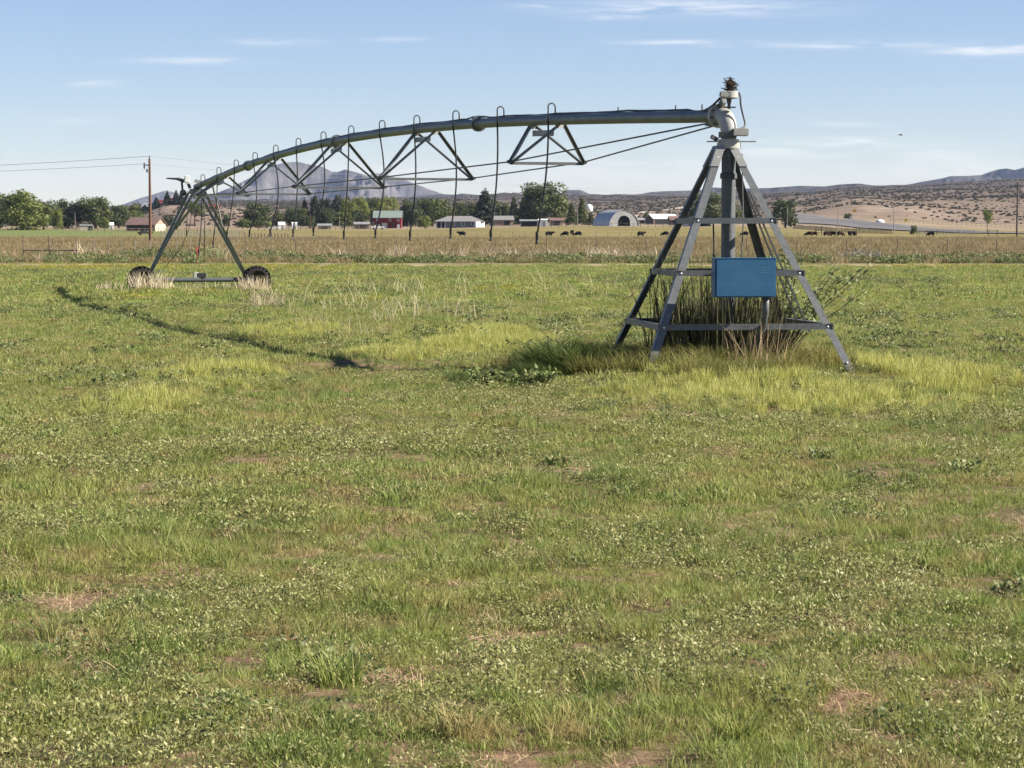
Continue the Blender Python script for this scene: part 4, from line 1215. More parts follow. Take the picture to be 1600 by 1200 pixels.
def branch_bush(name, label, cat, loc, n, h, spread, leaf, mat, seed, lean=(0, 0), nl=40, stem='twig'):
    r = np.random.default_rng(seed)
    root = empty(name, loc, label, cat)
    st = MB(); cs = []
    for i in range(n):
        a = r.uniform(0, 2 * PI); sp = spread * r.uniform(0.3, 1)
        tip = Vector((math.cos(a) * sp + lean[0], math.sin(a) * sp * 0.7 + lean[1], h * r.uniform(0.55, 1.0)))
        pts = []
        for k in range(8):
            q = k / 7
            pts.append(Vector((tip.x * q ** 1.4, tip.y * q ** 1.4, tip.z * q)) + Vector((r.normal(0, 0.012), r.normal(0, 0.012), 0)) * (1 if k else 0))
        st.tube(pts, 0.011, 5, True, 0.003)
        for k in range(nl):
            q = r.uniform(0.3, 1)
            p = pts[0].lerp(pts[-1], 0)
            i0 = min(int(q * 7), 6); p = pts[i0].lerp(pts[i0 + 1], q * 7 - i0)
            cs.append((p.x + r.normal(0, 0.045), p.y + r.normal(0, 0.045), p.z + r.normal(0, 0.04)))
    st.build('stem', stem, root)
    d = leaf_quads(np.array(cs), leaf, r, 2.6, 0.25)
    inst('foliage', pm('foliage', d, mat), root)
    return root


branch_bush('willow_bush', 'loose pale green willow bush behind the right pivot legs', 'bush', ground_point(1230, 32.6) + Vector((0, 0, 0)), 22, 1.65, 1.25, 0.036, 'willow', 310, (0.22, 0), 52)
branch_bush('broadleaf_weed', 'low broad leaved weed in the shade left of the pivot', 'weed', ground_point(770, 28.2), 30, 0.24, 0.34, 0.036, 'weedbright', 311, (0, 0), 14)
branch_bush('broadleaf_weed', 'bright leafy weed in front of the left pivot legs', 'weed', ground_point(838, 28.0), 24, 0.22, 0.36, 0.036, 'weedbright', 312, (0, 0), 12)
# bare twiggy weed left of the pivot
tw = MB(); rt = random.Random(3)
p = ground_point(970, 33.0)
main = [Vector((0, 0, 0)), Vector((0.01, 0, 0.4)), Vector((0.05, 0, 0.8)), Vector((0.03, 0, 0.98))]
tw.tube(main, 0.006, 5, True, 0.002)
for i in range(9):
    z = rt.uniform(0.3, 0.9); s = rt.choice((-1, 1))
    tw.tube([Vector((0.03, 0, z)), Vector((0.03 + s * rt.uniform(.05, .25), rt.uniform(-.1, .1), z + rt.uniform(0.0, 0.2)))], 0.003, 4)
o = tw.build('bare_weed', 'twig'); o.location = p
tag(o, 'bare branching weed stem left of the pivot', 'weed')

# pale dry tufts in the field: px, D, height, radius, count, label
TUFTS = [(412, 57.5, 0.80, 0.40, 330, 'tall pale dry tuft in front of the right tower wheel'),
         (398, 70.0, 0.70, 0.55, 220, 'short pale dry tuft touching the right tower wheel'),
         (236, 70.4, 0.80, 0.65, 260, 'pale dry tuft against the left tower wheel'),
         (205, 70.2, 0.38, 0.45, 70, 'short pale dry tuft at the outer side of the left tower wheel'),
         (168, 71.5, 0.42, 0.35, 60, 'small faded dry tuft left of the tower'),
         (305, 71.0, 0.40, 1.2, 130, 'wide low dry tuft under the tower beam'),
         (383, 70.3, 0.45, 0.30, 60, 'low dry tuft by the inner side of the right tower wheel'),
         (600, 47.5, 0.95, 0.25, 30, 'tall sparse straw coloured stalks standing alone in the field'),
         (525, 55.0, 0.7, 0.35, 34, 'thin pale stalks left of the tall sparse ones'),
         (655, 49.0, 0.85, 0.55, 46, 'spread of thin pale stalks right of the tall sparse ones'),
         (700, 50.0, 0.85, 0.5, 36, 'thin upright stalks under the second truss'),
         (760, 49.0, 0.7, 0.6, 36, 'low scattered stalks under the hose nearest the tall tree'),
         (640, 58.0, 0.55, 0.8, 50, 'faded low stalks far behind the tall sparse ones'),
         (470, 60.0, 0.6, 0.4, 26, 'few thin stalks between tower and tall sparse stalks')]
for i, (px, D, h, rad, n, lab) in enumerate(TUFTS):
    stalk_plant('dry_grass_tuft', lab, 'dry grass', ground_point(px, D), int(n * (0.6 if D < 62 else 1.3)), rad * (1.25 if D < 62 else 1), h * 0.3, h, 0.6, 0.008 if D < 60 else 0.014, 'palestalk', 320 + i, 'pale dry tufts in the field')
o = stalk_plant('dry_grass_tuft', 'small bleached straw tuft near the bottom right of the field', 'dry grass', ground_point(1572, 10.4), 60, 0.05, 0.03, 0.10, 1.2, 0.005, 'palestalk', 350, 'pale dry tufts in the field')
NT = [(1150, 8.6, 0.2, 0.075), (715, 8.65, 0.2, 0.08), (525, 9.7, 0.26, 0.10), (1490, 23.0, 0.32, 0.16), (460, 20.5, 0.2, 0.14), (20, 13.2, 0.3, 0.14), (975, 16.0, 0.18, 0.12), (600, 12.0, 0.2, 0.1), (1530, 11.5, 0.18, 0.1)]
NL = ['spiky green bunch of grass at the bottom edge right of centre', 'spiky green bunch of grass at the bottom edge left of centre', 'dark leafy bunch beside the reddish bare patch', 'dark green bunch below the right pivot foot',
      'small dark bunch in the left middle of the field', 'dark bunch at the left edge of the field', 'small dark bunch in the middle of the field', 'green bunch in the lower left of the field', 'green bunch at the lower right edge of the field']
for i, ((px, D, h, rad), lab) in enumerate(zip(NT, NL)):
    d = blades(150, rad, h * 0.45, h, 0.0055, 0.8, 360 + i, 3)
    o = inst('grass_bunch', pm('grass_bunch', d, 'grass'), None, ground_point(px, D)); tag(o, lab, 'grass bunch', 'green bunches in the turf')

RO = [(300, 1082, 1.0, 'leafy dock rosette near the bottom left beside a worn spot'), (335, 1108, 0.9, 'leafy dock rosette just right of the bottom left one'), (228, 1122, 0.8, 'small dock rosette at the bottom left'),
      (525, 1050, 1.5, 'dark leafy bunch above the reddish worn patch'), (1290, 720, 1.6, 'bright leafy weed right of centre in the middle field'), (1510, 738, 1.5, 'bright leafy weed near the right edge of the field'),
      (870, 728, 1.4, 'low leafy weed in the middle of the field'), (970, 778, 1.2, 'small dark leafy weed below the middle of the field'), (70, 688, 1.6, 'low leafy weed in the left middle of the field'), (1590, 930, 1.2, 'dark leafy weed at the right edge')]
for i, (px, py, sc, lab) in enumerate(RO):
    D = F * HC / (py - HOR)
    d = blades(34, 0.06 * sc, 0.05 * sc, 0.12 * sc, 0.020 * sc, 1.0, 380 + i, 3)
    o = inst('leafy_weed', pm('leafy_weed', join(d, leaves(60, 0.10 * sc, 0.09 * sc, 0.018 * sc, 390 + i, 1.8, 0.4)), 'weedleaf' if 'dark' in lab else 'weedbright'), None, ground_point(px, D)); tag(o, lab, 'weed', 'leafy weeds in the turf')

# dead pale weeds along the far strip
DW = [(120, 150, 1.5), (128, 146, 1.9), (148, 150, 1.1), (163, 148, 1.1), (92, 140, 0.9), (340, 138, 1.9), (385, 140, 1.2), (530, 140, 1.4), (545, 142, 1.2), (612, 140, 1.1), (628, 138, 1.5), (645, 140, 0.9), (722, 138, 1.3), (762, 140, 1.5),
      (800, 141, 1.4), (808, 139, 1.0), (838, 140, 1.1), (876, 139, 1.4), (918, 138, 1.5), (938, 140, 1.2), (958, 138, 1.4), (965, 139, 1.0), (990, 140, 1.0), (1030, 139, 1.3), (60, 130, 0.8), (700, 139, 1.0)]
DWL = ['leaning bleached weed by the end of the rail fence', 'tall bleached weed just right of the rail fence', 'short bleached weed right of the rail fence', 'short bleached weed farther right of the rail fence', 'small dry weed under the wooden rail',
       'tall pale weed framed by the drive tower', 'pale brush right of the drive tower', 'crossed bare stalks left of the red barn', 'bare leaning stalks below the red barn', 'small pale weed below the red barn', 'spreading pale weed right of the red barn',
       'small pale weed below the round bush', 'pale weed below the grey house', 'pale forked weed below the dark conifer', 'pale weed below the tallest tree', 'small pale weed beside the tallest tree', 'pale weed below the dark cattle',
       'forked pale weed below the two cattle', 'tall pale weed below the poplars', 'pale fan shaped weed left of the arched shed', 'pale fan shaped weed below the arched shed', 'small pale weed below the arched shed', 'small pale weed right of the arched shed',
       'pale weed beside the left pivot leg', 'dry weed at the left end of the strip', 'small dry weed below the garage end of the grey house']
for i, ((px, D, h), lab) in enumerate(zip(DW, DWL)):
    d = blades(26, 0.22 + 0.15 * (i % 3), h * 0.5, h, 0.03, 0.55 + 0.2 * (i % 3), 400 + i, 3)
    o = inst('dead_weed', pm('dead_weed', d, 'palestalk'), None, ground_point(px, D)); tag(o, lab, 'dead weed', 'dead pale weeds along the field edge')

# greener shrubs in the strip
SH = [(95, 134, 1.0, 0.7, 'dark leafy weed below the wooden rail fence'), (140, 130, 1.8, 0.55, 'dark low weed bank right of the rail fence'), (170, 131, 1.4, 0.5, 'low weed bank in front of the thin posts'),
      (225, 133, 1.5, 0.95, 'tall dark weed clump below the left utility pole'), (250, 134, 1.3, 1.0, 'tall dark weed clump left of the tower leg'), (285, 134, 1.2, 0.95, 'rounded weed clump framed by the tower legs'),
      (328, 134, 1.0, 1.0, 'dark weed clump beside the red marker'), (440, 135, 1.1, 0.9, 'dark green weed clump right of the tower'), (405, 134, 1.3, 0.75, 'greyish weed clump above the right tower wheel'),
      (1345, 136, 1.5, 0.85, 'grey tumbleweed mound right of the pivot'), (1395, 133, 1.2, 0.4, 'low green weed right of the tumbleweed'), (1500, 134, 1.2, 0.7, 'green weed clump near the right fence posts'),
      (1560, 135, 1.4, 0.65, 'green weed clump at the right end of the strip'), (865, 133, 1.4, 0.6, 'grey green weed clump below the white shed'), (660, 131, 1.6, 0.5, 'low grey weed mat below the round bush'), (1450, 132, 1.2, 0.55, 'pale flowering weed between the fence posts')]
M['tumble'] = plant_mat('grey_tumbleweed', [(0.0, (0.13, 0.115, 0.10)), (0.5, (0.24, 0.215, 0.19)), (1.0, (0.38, 0.35, 0.30))], None, 0.3, 0.2)
for i, (px, D, w, h, lab) in enumerate(SH):
    gr = 'grey' in lab
    d = join(leaves(420, w, h, 0.07, 450 + i, 2.2, 0.3), blades(90, w * 0.8, h * 0.5, h * 1.15, 0.025, 0.5, 470 + i))
    o = inst('weed_shrub', pm('weed_shrub', d, 'tumble' if 'tumble' in lab else 'weedleaf'), None, ground_point(px, D)); tag(o, lab, 'weed shrub', 'weed clumps along the field edge')


# ------------------------------------------------------------------ trees
def tree_protos():
    P = {}

    def crown(lobes, n, size, seed, shell=0.55):
        r = np.random.default_rng(seed)
        vol = np.array([l[3] * l[4] * l[5] for l in lobes]) ** 0.67
        cnt = np.maximum((n * vol / vol.sum()).astype(int), 8)
        cs, ns = [], []
        for l, c in zip(lobes, cnt):
            d = r.normal(0, 1, (c, 3)); d /= np.linalg.norm(d, axis=1, keepdims=True)
            rad = r.uniform(shell, 1.05, (c, 1)) * (0.8 + 0.35 * vnoise(d[:, :1] * 3 + 7 * l[0], d[:, 2:] * 3 + d[:, 1:2] * 2, seed))
            cs.append(np.array(l[:3]) + d * rad * np.array(l[3:6])); ns.append(d)
        return leaf_quads(np.concatenate(cs), size, r, 1.3, 0.55, np.concatenate(ns))

    def trunk(h, r0, seed, spread):
        rr = random.Random(seed); mb = MB()
        mb.tube([(0, 0, -0.3), (0.05, 0, h * 0.15), (0, 0.05, h * 0.35), (0.1, 0, h * 0.62)], [r0, r0 * 0.8, r0 * 0.6, r0 * 0.25], 8)
        for i in range(6):
            a = i * 1.05 + rr.random(); z = h * rr.uniform(0.18, 0.45)
            mb.tube([(0, 0, z), (math.cos(a) * spread * 0.35, math.sin(a) * spread * 0.35, z + h * 0.13), (math.cos(a) * spread * 0.7, math.sin(a) * spread * 0.7, z + h * 0.3)], [r0 * 0.45, r0 * 0.3, r0 * 0.1], 6)
        return mb

    def lobes_round(seed, k, W, H, z0):
        rr = random.Random(seed); L = [(0, 0, (z0 + H) / 2, W * 0.30, W * 0.30, (H - z0) * 0.42)]
        for i in range(k):
            a = rr.uniform(0, 2 * PI); q = rr.random()
            z = z0 + (H - z0) * (0.12 + 0.78 * q)
            prof = math.sin(PI * min(max(0.15 + 0.75 * q, 0), 1)) ** 0.7
            rad = W * 0.5 * prof * rr.uniform(0.45, 0.85)
            s = W * rr.uniform(0.11, 0.22)
            L.append((math.cos(a) * rad, math.sin(a) * rad, z, s, s, s * rr.uniform(0.7, 1.0)))
        return L
    # each prototype is 10 m tall, 10 m wide
    P['cottonwood'] = [(trunk(10, 0.45, 1, 4), crown(lobes_round(s, 34, 10.4, 9.9, 0.3), 4600, 0.42, s)) for s in (11, 12, 13)]
    P['bush'] = [(trunk(10, 0.3, 4, 3), crown(lobes_round(s, 22, 9.8, 9.9, 0.2), 2200, 0.55, s)) for s in (21, 22)]
    con = []
    for s in (31, 32):
        rr = random.Random(s)
        L = []
        for i in range(40):
            q = (i + 0.5) / 40; z = 0.5 + 9.2 * q; w = 4.4 * (1 - q) ** 0.8 + 0.25
            a = i * 2.4
            L.append((math.cos(a) * w * 0.55, math.sin(a) * w * 0.55, z, w * 0.42, w * 0.42, 0.75))
        con.append((trunk(10, 0.3, 5, 1.5), crown(L, 3000, 0.45, s)))
    P['conifer'] = con
    L = lobes_round(41, 16, 9.0, 9.8, 4.2)
    P['spindly'] = [(trunk(10, 0.35, 6, 4), crown(L, 1400, 0.45, 41))]
    return P


TP = {}
CROWNMAT = {
    'dark': plant_mat('dark_foliage', [(0.0, (0.0357, 0.0476, 0.017)), (0.5, (0.0612, 0.0782, 0.02635)), (1.0, (0.1062, 0.1232, 0.0425))], None, 0.2, 0.25),
    'mid': plant_mat('mid_foliage', [(0.0, (0.05525, 0.07225, 0.02125)), (0.5, (0.09775, 0.119, 0.034)), (1.0, (0.1573, 0.17, 0.0561))], None, 0.2, 0.3),
    'light': plant_mat('light_foliage', [(0.0, (0.102, 0.1275, 0.0289)), (0.5, (0.17, 0.1955, 0.0442)), (1.0, (0.255, 0.272, 0.0765))], None, 0.2, 0.35),
    'pine': plant_mat('pine_foliage', [(0.0, (0.020, 0.028, 0.016)), (0.5, (0.034, 0.046, 0.022)), (1.0, (0.060, 0.072, 0.034))], None, 0.2, 0.2),
}
_prot = tree_protos()
for k, lst in _prot.items():
    TP[k] = []
    for i, (tr, cr) in enumerate(lst):
        t = tr.build('trunk', 'bark', smooth=True); tm = t.data; bpy.data.objects.remove(t)
        TP[k].append((tm, {c: pm('crown', cr, CROWNMAT[c]) for c in CROWNMAT}))

# px, top row, base row, width px, distance, kind, tone, label
TREES = [
    (-8, 305, 356, 46, 880, 'cottonwood', 'dark', 'dark cottonwood cut by the left edge of the photo'),
    (36, 299.5, 357, 84, 850, 'cottonwood', 'light', 'largest light green cottonwood at the far left'),
    (70, 309, 354, 40, 870, 'cottonwood', 'mid', 'mid green cottonwood leaning out right of the largest left one'),
    (92, 325, 352, 18, 860, 'bush', 'light', 'small yellow green tree between the left cottonwoods'),
    (108, 312.5, 353, 46, 900, 'cottonwood', 'dark', 'dark round tree left of the tallest left trees'),
    (151, 303.5, 353, 50, 900, 'cottonwood', 'mid', 'tall rounded dark green tree left of the brown barn'),
    (187, 322, 351, 30, 950, 'cottonwood', 'dark', 'dark tree touching the brown barn roof on its left'),
    (206, 319, 350, 38, 1000, 'cottonwood', 'mid', 'lighter tree behind the brown barn'),
    (164, 338, 352, 16, 860, 'bush', 'light', 'pale bush under the tall rounded tree'),
    (263, 335, 352, 22, 1010, 'bush', 'dark', 'dark bush right of the brown barn'),
    (306, 316, 353, 34, 1040, 'spindly', 'mid', 'spindly tree seen between the tower legs'),
    (354, 334, 352, 16, 1000, 'bush', 'dark', 'small dark tree right of the tower leg'),
    (380, 341, 357, 25, 930, 'bush', 'mid', 'wide low bush left of the white trailers'),
    (401, 317, 354, 46, 990, 'cottonwood', 'dark', 'large dark tree above the low bushes'),
    (404, 343, 357, 18, 930, 'bush', 'mid', 'low bush below the large dark tree'),
    (421, 346, 357, 12, 930, 'bush', 'light', 'small light bush beside the white trailers'),
    (437, 331, 352, 24, 1000, 'bush', 'dark', 'dark tree directly above the white trailers'),
    (462, 322, 354, 34, 990, 'cottonwood', 'dark', 'dark tree right of the white trailers'),
    (477, 309, 345, 15, 1080, 'conifer', 'pine', 'slim dark pine at the left end of the pine row'),
    (493, 306, 348, 18, 1080, 'cottonwood', 'pine', 'dark pine second in the row left of the red barn'),
    (509, 307, 348, 20, 1080, 'cottonwood', 'pine', 'dark pine in the middle of the pine row'),
    (526, 305.5, 348, 20, 1080, 'cottonwood', 'pine', 'dark pine near the right end of the pine row'),
    (541, 307, 348, 16, 1080, 'cottonwood', 'pine', 'last dark pine behind the light green trees'),
    (484, 337, 356, 26, 930, 'bush', 'dark', 'low dark shrub below the slim pine'),
    (512, 325, 356, 34, 960, 'cottonwood', 'dark', 'broad dark tree below the pine row'),
    (545, 311, 354, 26, 1000, 'cottonwood', 'light', 'light green tree left of the red barn'),
    (536, 330, 356, 32, 950, 'bush', 'mid', 'mid green tree below the light green one'),
    (562, 309, 352, 26, 1040, 'cottonwood', 'light', 'light green tree above the left gable of the red barn'),
    (563, 327, 356, 30, 960, 'bush', 'dark', 'dark tree against the left wall of the red barn'),
    (582, 305, 348, 30, 1080, 'cottonwood', 'mid', 'mid green tree behind the green barn roof'),
    (607, 309, 348, 34, 1060, 'cottonwood', 'light', 'light green tree above the right end of the barn roof'),
    (636, 312, 354, 30, 1020, 'cottonwood', 'dark', 'dark tree right of the red barn'),
    (675, 306.5, 352, 56, 1020, 'cottonwood', 'mid', 'large green tree left of the grey house'),
    (650, 322, 356, 26, 1000, 'bush', 'dark', 'dark bushy tree behind the round bush'),
    (664.5, 336, 357, 21, 900, 'bush', 'light', 'round clipped light green bush left of the grey house'),
    (725, 313, 346, 42, 1080, 'cottonwood', 'dark', 'rounded tree rising behind the grey house roof'),
    (758, 294, 350, 34, 1040, 'conifer', 'pine', 'tall dark conifer at the garage end of the grey house'),
    (776, 313, 351, 26, 1050, 'bush', 'dark', 'dark tree just right of the tall conifer'),
    (789, 316, 350, 22, 1050, 'bush', 'mid', 'green tree between the conifers'),
    (803, 305, 349, 15, 1040, 'conifer', 'dark', 'slim green conifer left of the tallest tree'),
    (818, 304, 349, 17, 1040, 'conifer', 'mid', 'slim light conifer touching the tallest tree'),
    (850, 279.5, 351, 66, 980, 'cottonwood', 'mid', 'tallest broad cottonwood right of the conifers'),
    (830, 294, 320, 28, 985, 'cottonwood', 'dark', 'dark side crown left of the tallest cottonwood'),
    (876, 305, 350, 26, 990, 'bush', 'mid', 'green tree at the right foot of the tallest cottonwood'),
    (893, 314, 352, 14, 960, 'conifer', 'dark', 'conifer right of the tallest cottonwood'),
    (909, 306, 352, 16, 970, 'conifer', 'mid', 'tall green poplar left of the white tank'),
    (923, 331, 352, 11, 950, 'conifer', 'dark', 'small dark conifer below the white tank'),
    (933, 337, 352, 8, 950, 'conifer', 'dark', 'smallest conifer left of the arched shed'),
    (941, 330, 351, 9, 970, 'conifer', 'dark', 'narrow conifer touching the arched shed'),
    (1009, 331, 346, 14, 1100, 'conifer', 'mid', 'small green tree right of the arched shed'),
    (1103, 296, 350, 48, 900, 'cottonwood', 'dark', 'large dark tree seen through the pivot legs'),
    (1076, 308, 348, 22, 930, 'conifer', 'dark', 'dark conifer left of the pivot legs'),
    (1146, 316, 348, 26, 900, 'bush', 'mid', 'green tree right of the riser pipe'),
    (1226, 311, 351, 46, 880, 'bush', 'dark', 'rounded dark tree at the left end of the road'),
    (1541, 327, 357, 17, 780, 'spindly', 'light', 'small bright green tree near the right utility pole'),
    (1426, 352, 366, 13, 680, 'bush', 'dark', 'dark shrub at the road fence'),
    (1324, 333, 341, 13, 1060, 'bush', 'dark', 'dark shrub on the sandy road bank'),
    (1337, 317, 322, 9, 1230, 'bush', 'dark', 'small shrub on the crest of the sandy bank'),
]
rt = random.Random(77)
for i, (px, top, bot, w, D, kind, tone, lab) in enumerate(TREES):
    tm, crs = TP[kind][i % len(TP[kind])]
    p = ground_point(px, D)
    ptop = at(px, top, D).z
    h = max(ptop - p.z, 1.5)
    wm = w * 1.15 / F * D
    nat = {'conifer': 6.2, 'spindly': 9.0}.get(kind, 9.9)
    s = wm / nat
    r_ = empty('pine_tree' if tone == 'pine' or kind == 'conifer' else ('shrub' if h < 4.5 else 'tree'), p, lab, 'tree' if h >= 4.5 else 'shrub', 'trees beyond the pasture', rt.uniform(0, 6.28), (s, s, h / 10))
    inst('trunk', tm, r_); inst('crown', crs[tone], r_)


# ------------------------------------------------------------------ buildings
def house(name, label, cat, px, D, W, dep, hw, hr, wall, roof, rz=0.0, hip=False, wins=(), doors=(), over=0.5, group=None, endwall=None, dz=0.0, wmat='white'):
    p = ground_point(px, D) + Vector((0, 0, dz))
    r = empty(name, p, label, cat, group, rz)
    b = MB()
    b.add([(-W / 2, 0, -1), (W / 2, 0, -1), (W / 2, dep, -1), (-W / 2, dep, -1), (-W / 2, 0, hw), (W / 2, 0, hw), (W / 2, dep, hw), (-W / 2, dep, hw)] +
          ([] if hip else [(-W / 2, dep / 2, hw + hr - 0.08), (W / 2, dep / 2, hw + hr - 0.08)]),
          [(0, 1, 5, 4), (2, 3, 7, 6)] + ([(1, 2, 6, 5), (3, 0, 4, 7)] if hip else [(1, 2, 6, 9, 5), (3, 0, 4, 8, 7)]))
    b.build('wall', wall, r)
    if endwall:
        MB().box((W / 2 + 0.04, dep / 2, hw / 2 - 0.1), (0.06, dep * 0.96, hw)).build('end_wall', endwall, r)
    R = MB(); o = over; t = 0.18
    if hip:
        k = min(dep / 2, W / 2) * 0.95
        lo = [(-W / 2 - o, -o, hw - .1), (W / 2 + o, -o, hw - .1), (W / 2 + o, dep + o, hw - .1), (-W / 2 - o, dep + o, hw - .1)]
        hi = [(-W / 2 + k, dep / 2, hw + hr), (W / 2 - k, dep / 2, hw + hr)]
        R.add(lo + hi + [(a, b_, c + t * 0 - 0.2) for a, b_, c in lo], [(0, 1, 5, 4), (1, 2, 5), (2, 3, 4, 5), (3, 0, 4), (6, 7, 1, 0), (7, 8, 2, 1), (8, 9, 3, 2), (9, 6, 0, 3), (9, 8, 7, 6)])
    else:
        sl = hr / (dep / 2)
        e = hw - sl * o
        x0, x1 = -W / 2 - o, W / 2 + o
        top = [(x0, -o, e), (x1, -o, e), (x1, dep / 2, hw + hr), (x0, dep / 2, hw + hr), (x1, dep + o, e), (x0, dep + o, e)]
        bot = [(a, b_, c - t) for a, b_, c in top]
        R.add(top + bot, [(0, 1, 2, 3), (3, 2, 4, 5), (7, 6, 9, 8), (8, 9, 11, 10), (0, 6, 7, 1), (5, 4, 10, 11), (1, 7, 8, 2), (2, 8, 10, 4), (0, 3, 9, 6), (3, 5, 11, 9)])
    R.build('roof', roof, r)
    for (x, z, w, h) in wins:
        f = MB().box((x, -0.03, z), (w + 0.3, 0.08, h + 0.3)).build('window', wmat, r)
        MB().box((x, -0.085, z), (w, 0.03, h)).build('pane', 'glass', f)
    for (x, w, h, mt) in doors:
        MB().box((x, -0.04, h / 2 - 0.1), (w, 0.10, h + 0.2)).build('door', mt, r)  # dark ones are near-black slabs standing in for shaded openings
    return r


# red barn with green roof
rb = house('barn', 'red barn with a pale green gabled roof', 'barn', 606, 930, 11.2, 8, 4.6, 2.6, 'redwall', 'greenroof', 0.0,
           wins=[(-4, 3.4, 0.7, 0.8), (1.0, 3.4, 0.7, 0.8), (4.2, 3.4, 0.7, 0.8)], doors=[(-1.2, 2.2, 2.2, 'white'), (2.4, 1.1, 2.1, 'dark'), (4.4, 1.0, 1.6, 'white')], over=0.4)
MB().box((0, -0.9, 2.55), (11, 1.9, 0.12)).build('porch_roof', 'redwall', rb)
for x in (-5.2, -2.6, 0, 2.6, 5.2):
    MB().box((x, -1.75, 1.2), (0.16, 0.16, 2.6)).build('porch_post', 'wood', rb)
# grey house with hip roof and white garage end
gh = house('house', 'grey house with a grey hipped roof and white garage end', 'house', 718, 930, 19.0, 10, 2.7, 2.1, 'greywall', 'greyshingle', 0.0, True,
           wins=[(-2.4, 1.6, 1.0, 1.4), (1.4, 1.6, 1.0, 1.4), (5.4, 1.6, 1.0, 1.4)], doors=[], over=0.9)
MB().box((8.1, 0.1, 1.25), (3.9, 2.2, 2.6), (0, 0, 0.42)).build('garage_front', 'white', gh)
MB().box((8.56, -0.93, 1.0), (2.6, 0.06, 2.1), (0, 0, 0.42)).build('garage_door', 'white', gh)
MB().box((-7.6, -0.03, 1.2), (3.6, 0.08, 2.3)).build('porch_shade', 'dark', gh)  # near-black slab painting the shade of the porch recess
for x in (-9.2, -7.4, -5.8):
    MB().box((x, -0.6, 1.2), (0.2, 0.2, 2.6)).build('porch_post', 'white', gh)
# brown barn, left
bb = house('barn', 'long barn with a brown metal roof beside the left utility pole', 'barn', 221, 800, 11.0, 9, 2.5, 2.35, 'tanwall', 'brownroof', -0.28, doors=[(-1.0, 8.2, 1.9, 'dark')], endwall='creamwall', over=0.5)  # right end wall coloured paler than the rest to paint its sunlit side
# white shed
house('shed', 'white flat roofed shed with a dark open side by the tallest tree', 'shed', 848, 900, 3.7, 4, 2.6, 0.35, 'white', 'white', 0.0, doors=[(0.6, 0.9, 1.9, 'tinend')], over=0.1)
ls = house('shed', 'low dark open shed left of the white shed', 'shed', 827, 905, 7.0, 5, 2.3, 0.5, 'tanwall', 'tinend', 0.0, doors=[(0, 6.0, 1.9, 'dark')], over=0.4)
house('house', 'small tan house half hidden behind the dark conifer', 'house', 787, 1000, 8.5, 7, 2.7, 1.6, 'tanwall', 'greyshingle', 0.1, doors=[(1.5, 2.5, 2.0, 'dark')])
house('shed', 'small brown shed right of the white shed', 'shed', 870, 930, 5, 4, 2.4, 0.8, 'tanwall', 'brownroof', 0.1, doors=[(0, 2.6, 1.7, 'dark')])
house('shed', 'cream shed among the left trees', 'shed', 136, 830, 4.4, 4, 1.9, 0.3, 'creamwall', 'tinend', 0.2, doors=[(1.6, 1.6, 1.5, 'dark')], over=0.2)
house('shed', 'tiny white hut below the tall left tree', 'shed', 176, 880, 1.6, 2, 1.8, 0.9, 'white', 'white', 0.2, over=0.1, doors=[(0, 0.6, 1.2, 'tinend')])
house('trailer', 'small white trailer with gabled top left of the dark trees', 'trailer', 441.5, 900, 2.6, 4, 1.9, 1.0, 'white', 'white', 0.2, over=0.1, doors=[(0.3, 0.8, 1.5, 'tinend')])
house('trailer', 'white trailer right of the gabled one', 'trailer', 461, 900, 2.2, 4, 2.4, 0.4, 'white', 'white', 0.1, over=0.05, doors=[(0.3, 0.7, 1.5, 'tinend')])
house('shed', 'grey shed left of the red barn', 'shed', 508, 900, 5.0, 4, 1.6, 0.6, 'woodgrey', 'tinend', 0.1, doors=[(0, 2.0, 1.2, 'dark')])
house('shed', 'low dark wooden shed against the red barn', 'shed', 566, 905, 5.5, 4, 2.1, 0.7, 'wood', 'tinend', 0.1, doors=[(0.5, 2.6, 1.6, 'dark')])
# houses on the knoll
house('house', 'pale roofed house at the left end of the knoll', 'house', 209, 1350, 15, 9, 2.2, 2.0, 'tanwall', 'greyshingle', 0.2, doors=[(2, 3, 1.8, 'dark')], dz=0)
house('house', 'grey roofed house left of the red roofs on the knoll', 'house', 240, 1350, 13, 8, 2.2, 2.2, 'creamwall', 'tinmetal', -0.2, doors=[(-2, 3, 1.8, 'dark')], dz=0)
house('house', 'red roofed house in the middle of the knoll', 'house', 255, 1350, 8, 7, 2.2, 2.2, 'redwall', 'redroof', 0.2, doors=[(1, 3, 1.8, 'dark')], dz=0)
house('house', 'red roofed house right of the pines on the knoll', 'house', 270, 1350, 6.5, 7, 2.2, 2.2, 'redwall', 'redroof', -0.2, doors=[(1, 3, 1.8, 'dark')], dz=0)
house('house', 'long low red roofed house behind the tower', 'house', 330, 1360, 10, 8, 2.0, 1.7, 'redwall', 'redroof', 0.1, doors=[(1, 3, 1.8, 'dark')], dz=0)
for i, (px, h, lab) in enumerate([(219, 7, 'left pine on the knoll'), (246, 7, 'pine between the knoll houses'), (263, 9, 'tall pine beside the red roofs'), (277, 9, 'taller pine right of the red roofs'), (285, 8, 'pine at the right end of the knoll'), (228, 5, 'short pine left of the grey roof')]):
    p = ground_point(px, 1345)
    r_ = empty('pine_tree', p, lab, 'tree', 'pines on the knoll', i * 1.0, (0.75, 0.75, h / 10))
    tm, crs = TP['conifer'][i % 2]; inst('trunk', tm, r_); inst('crown', crs['pine'], r_)


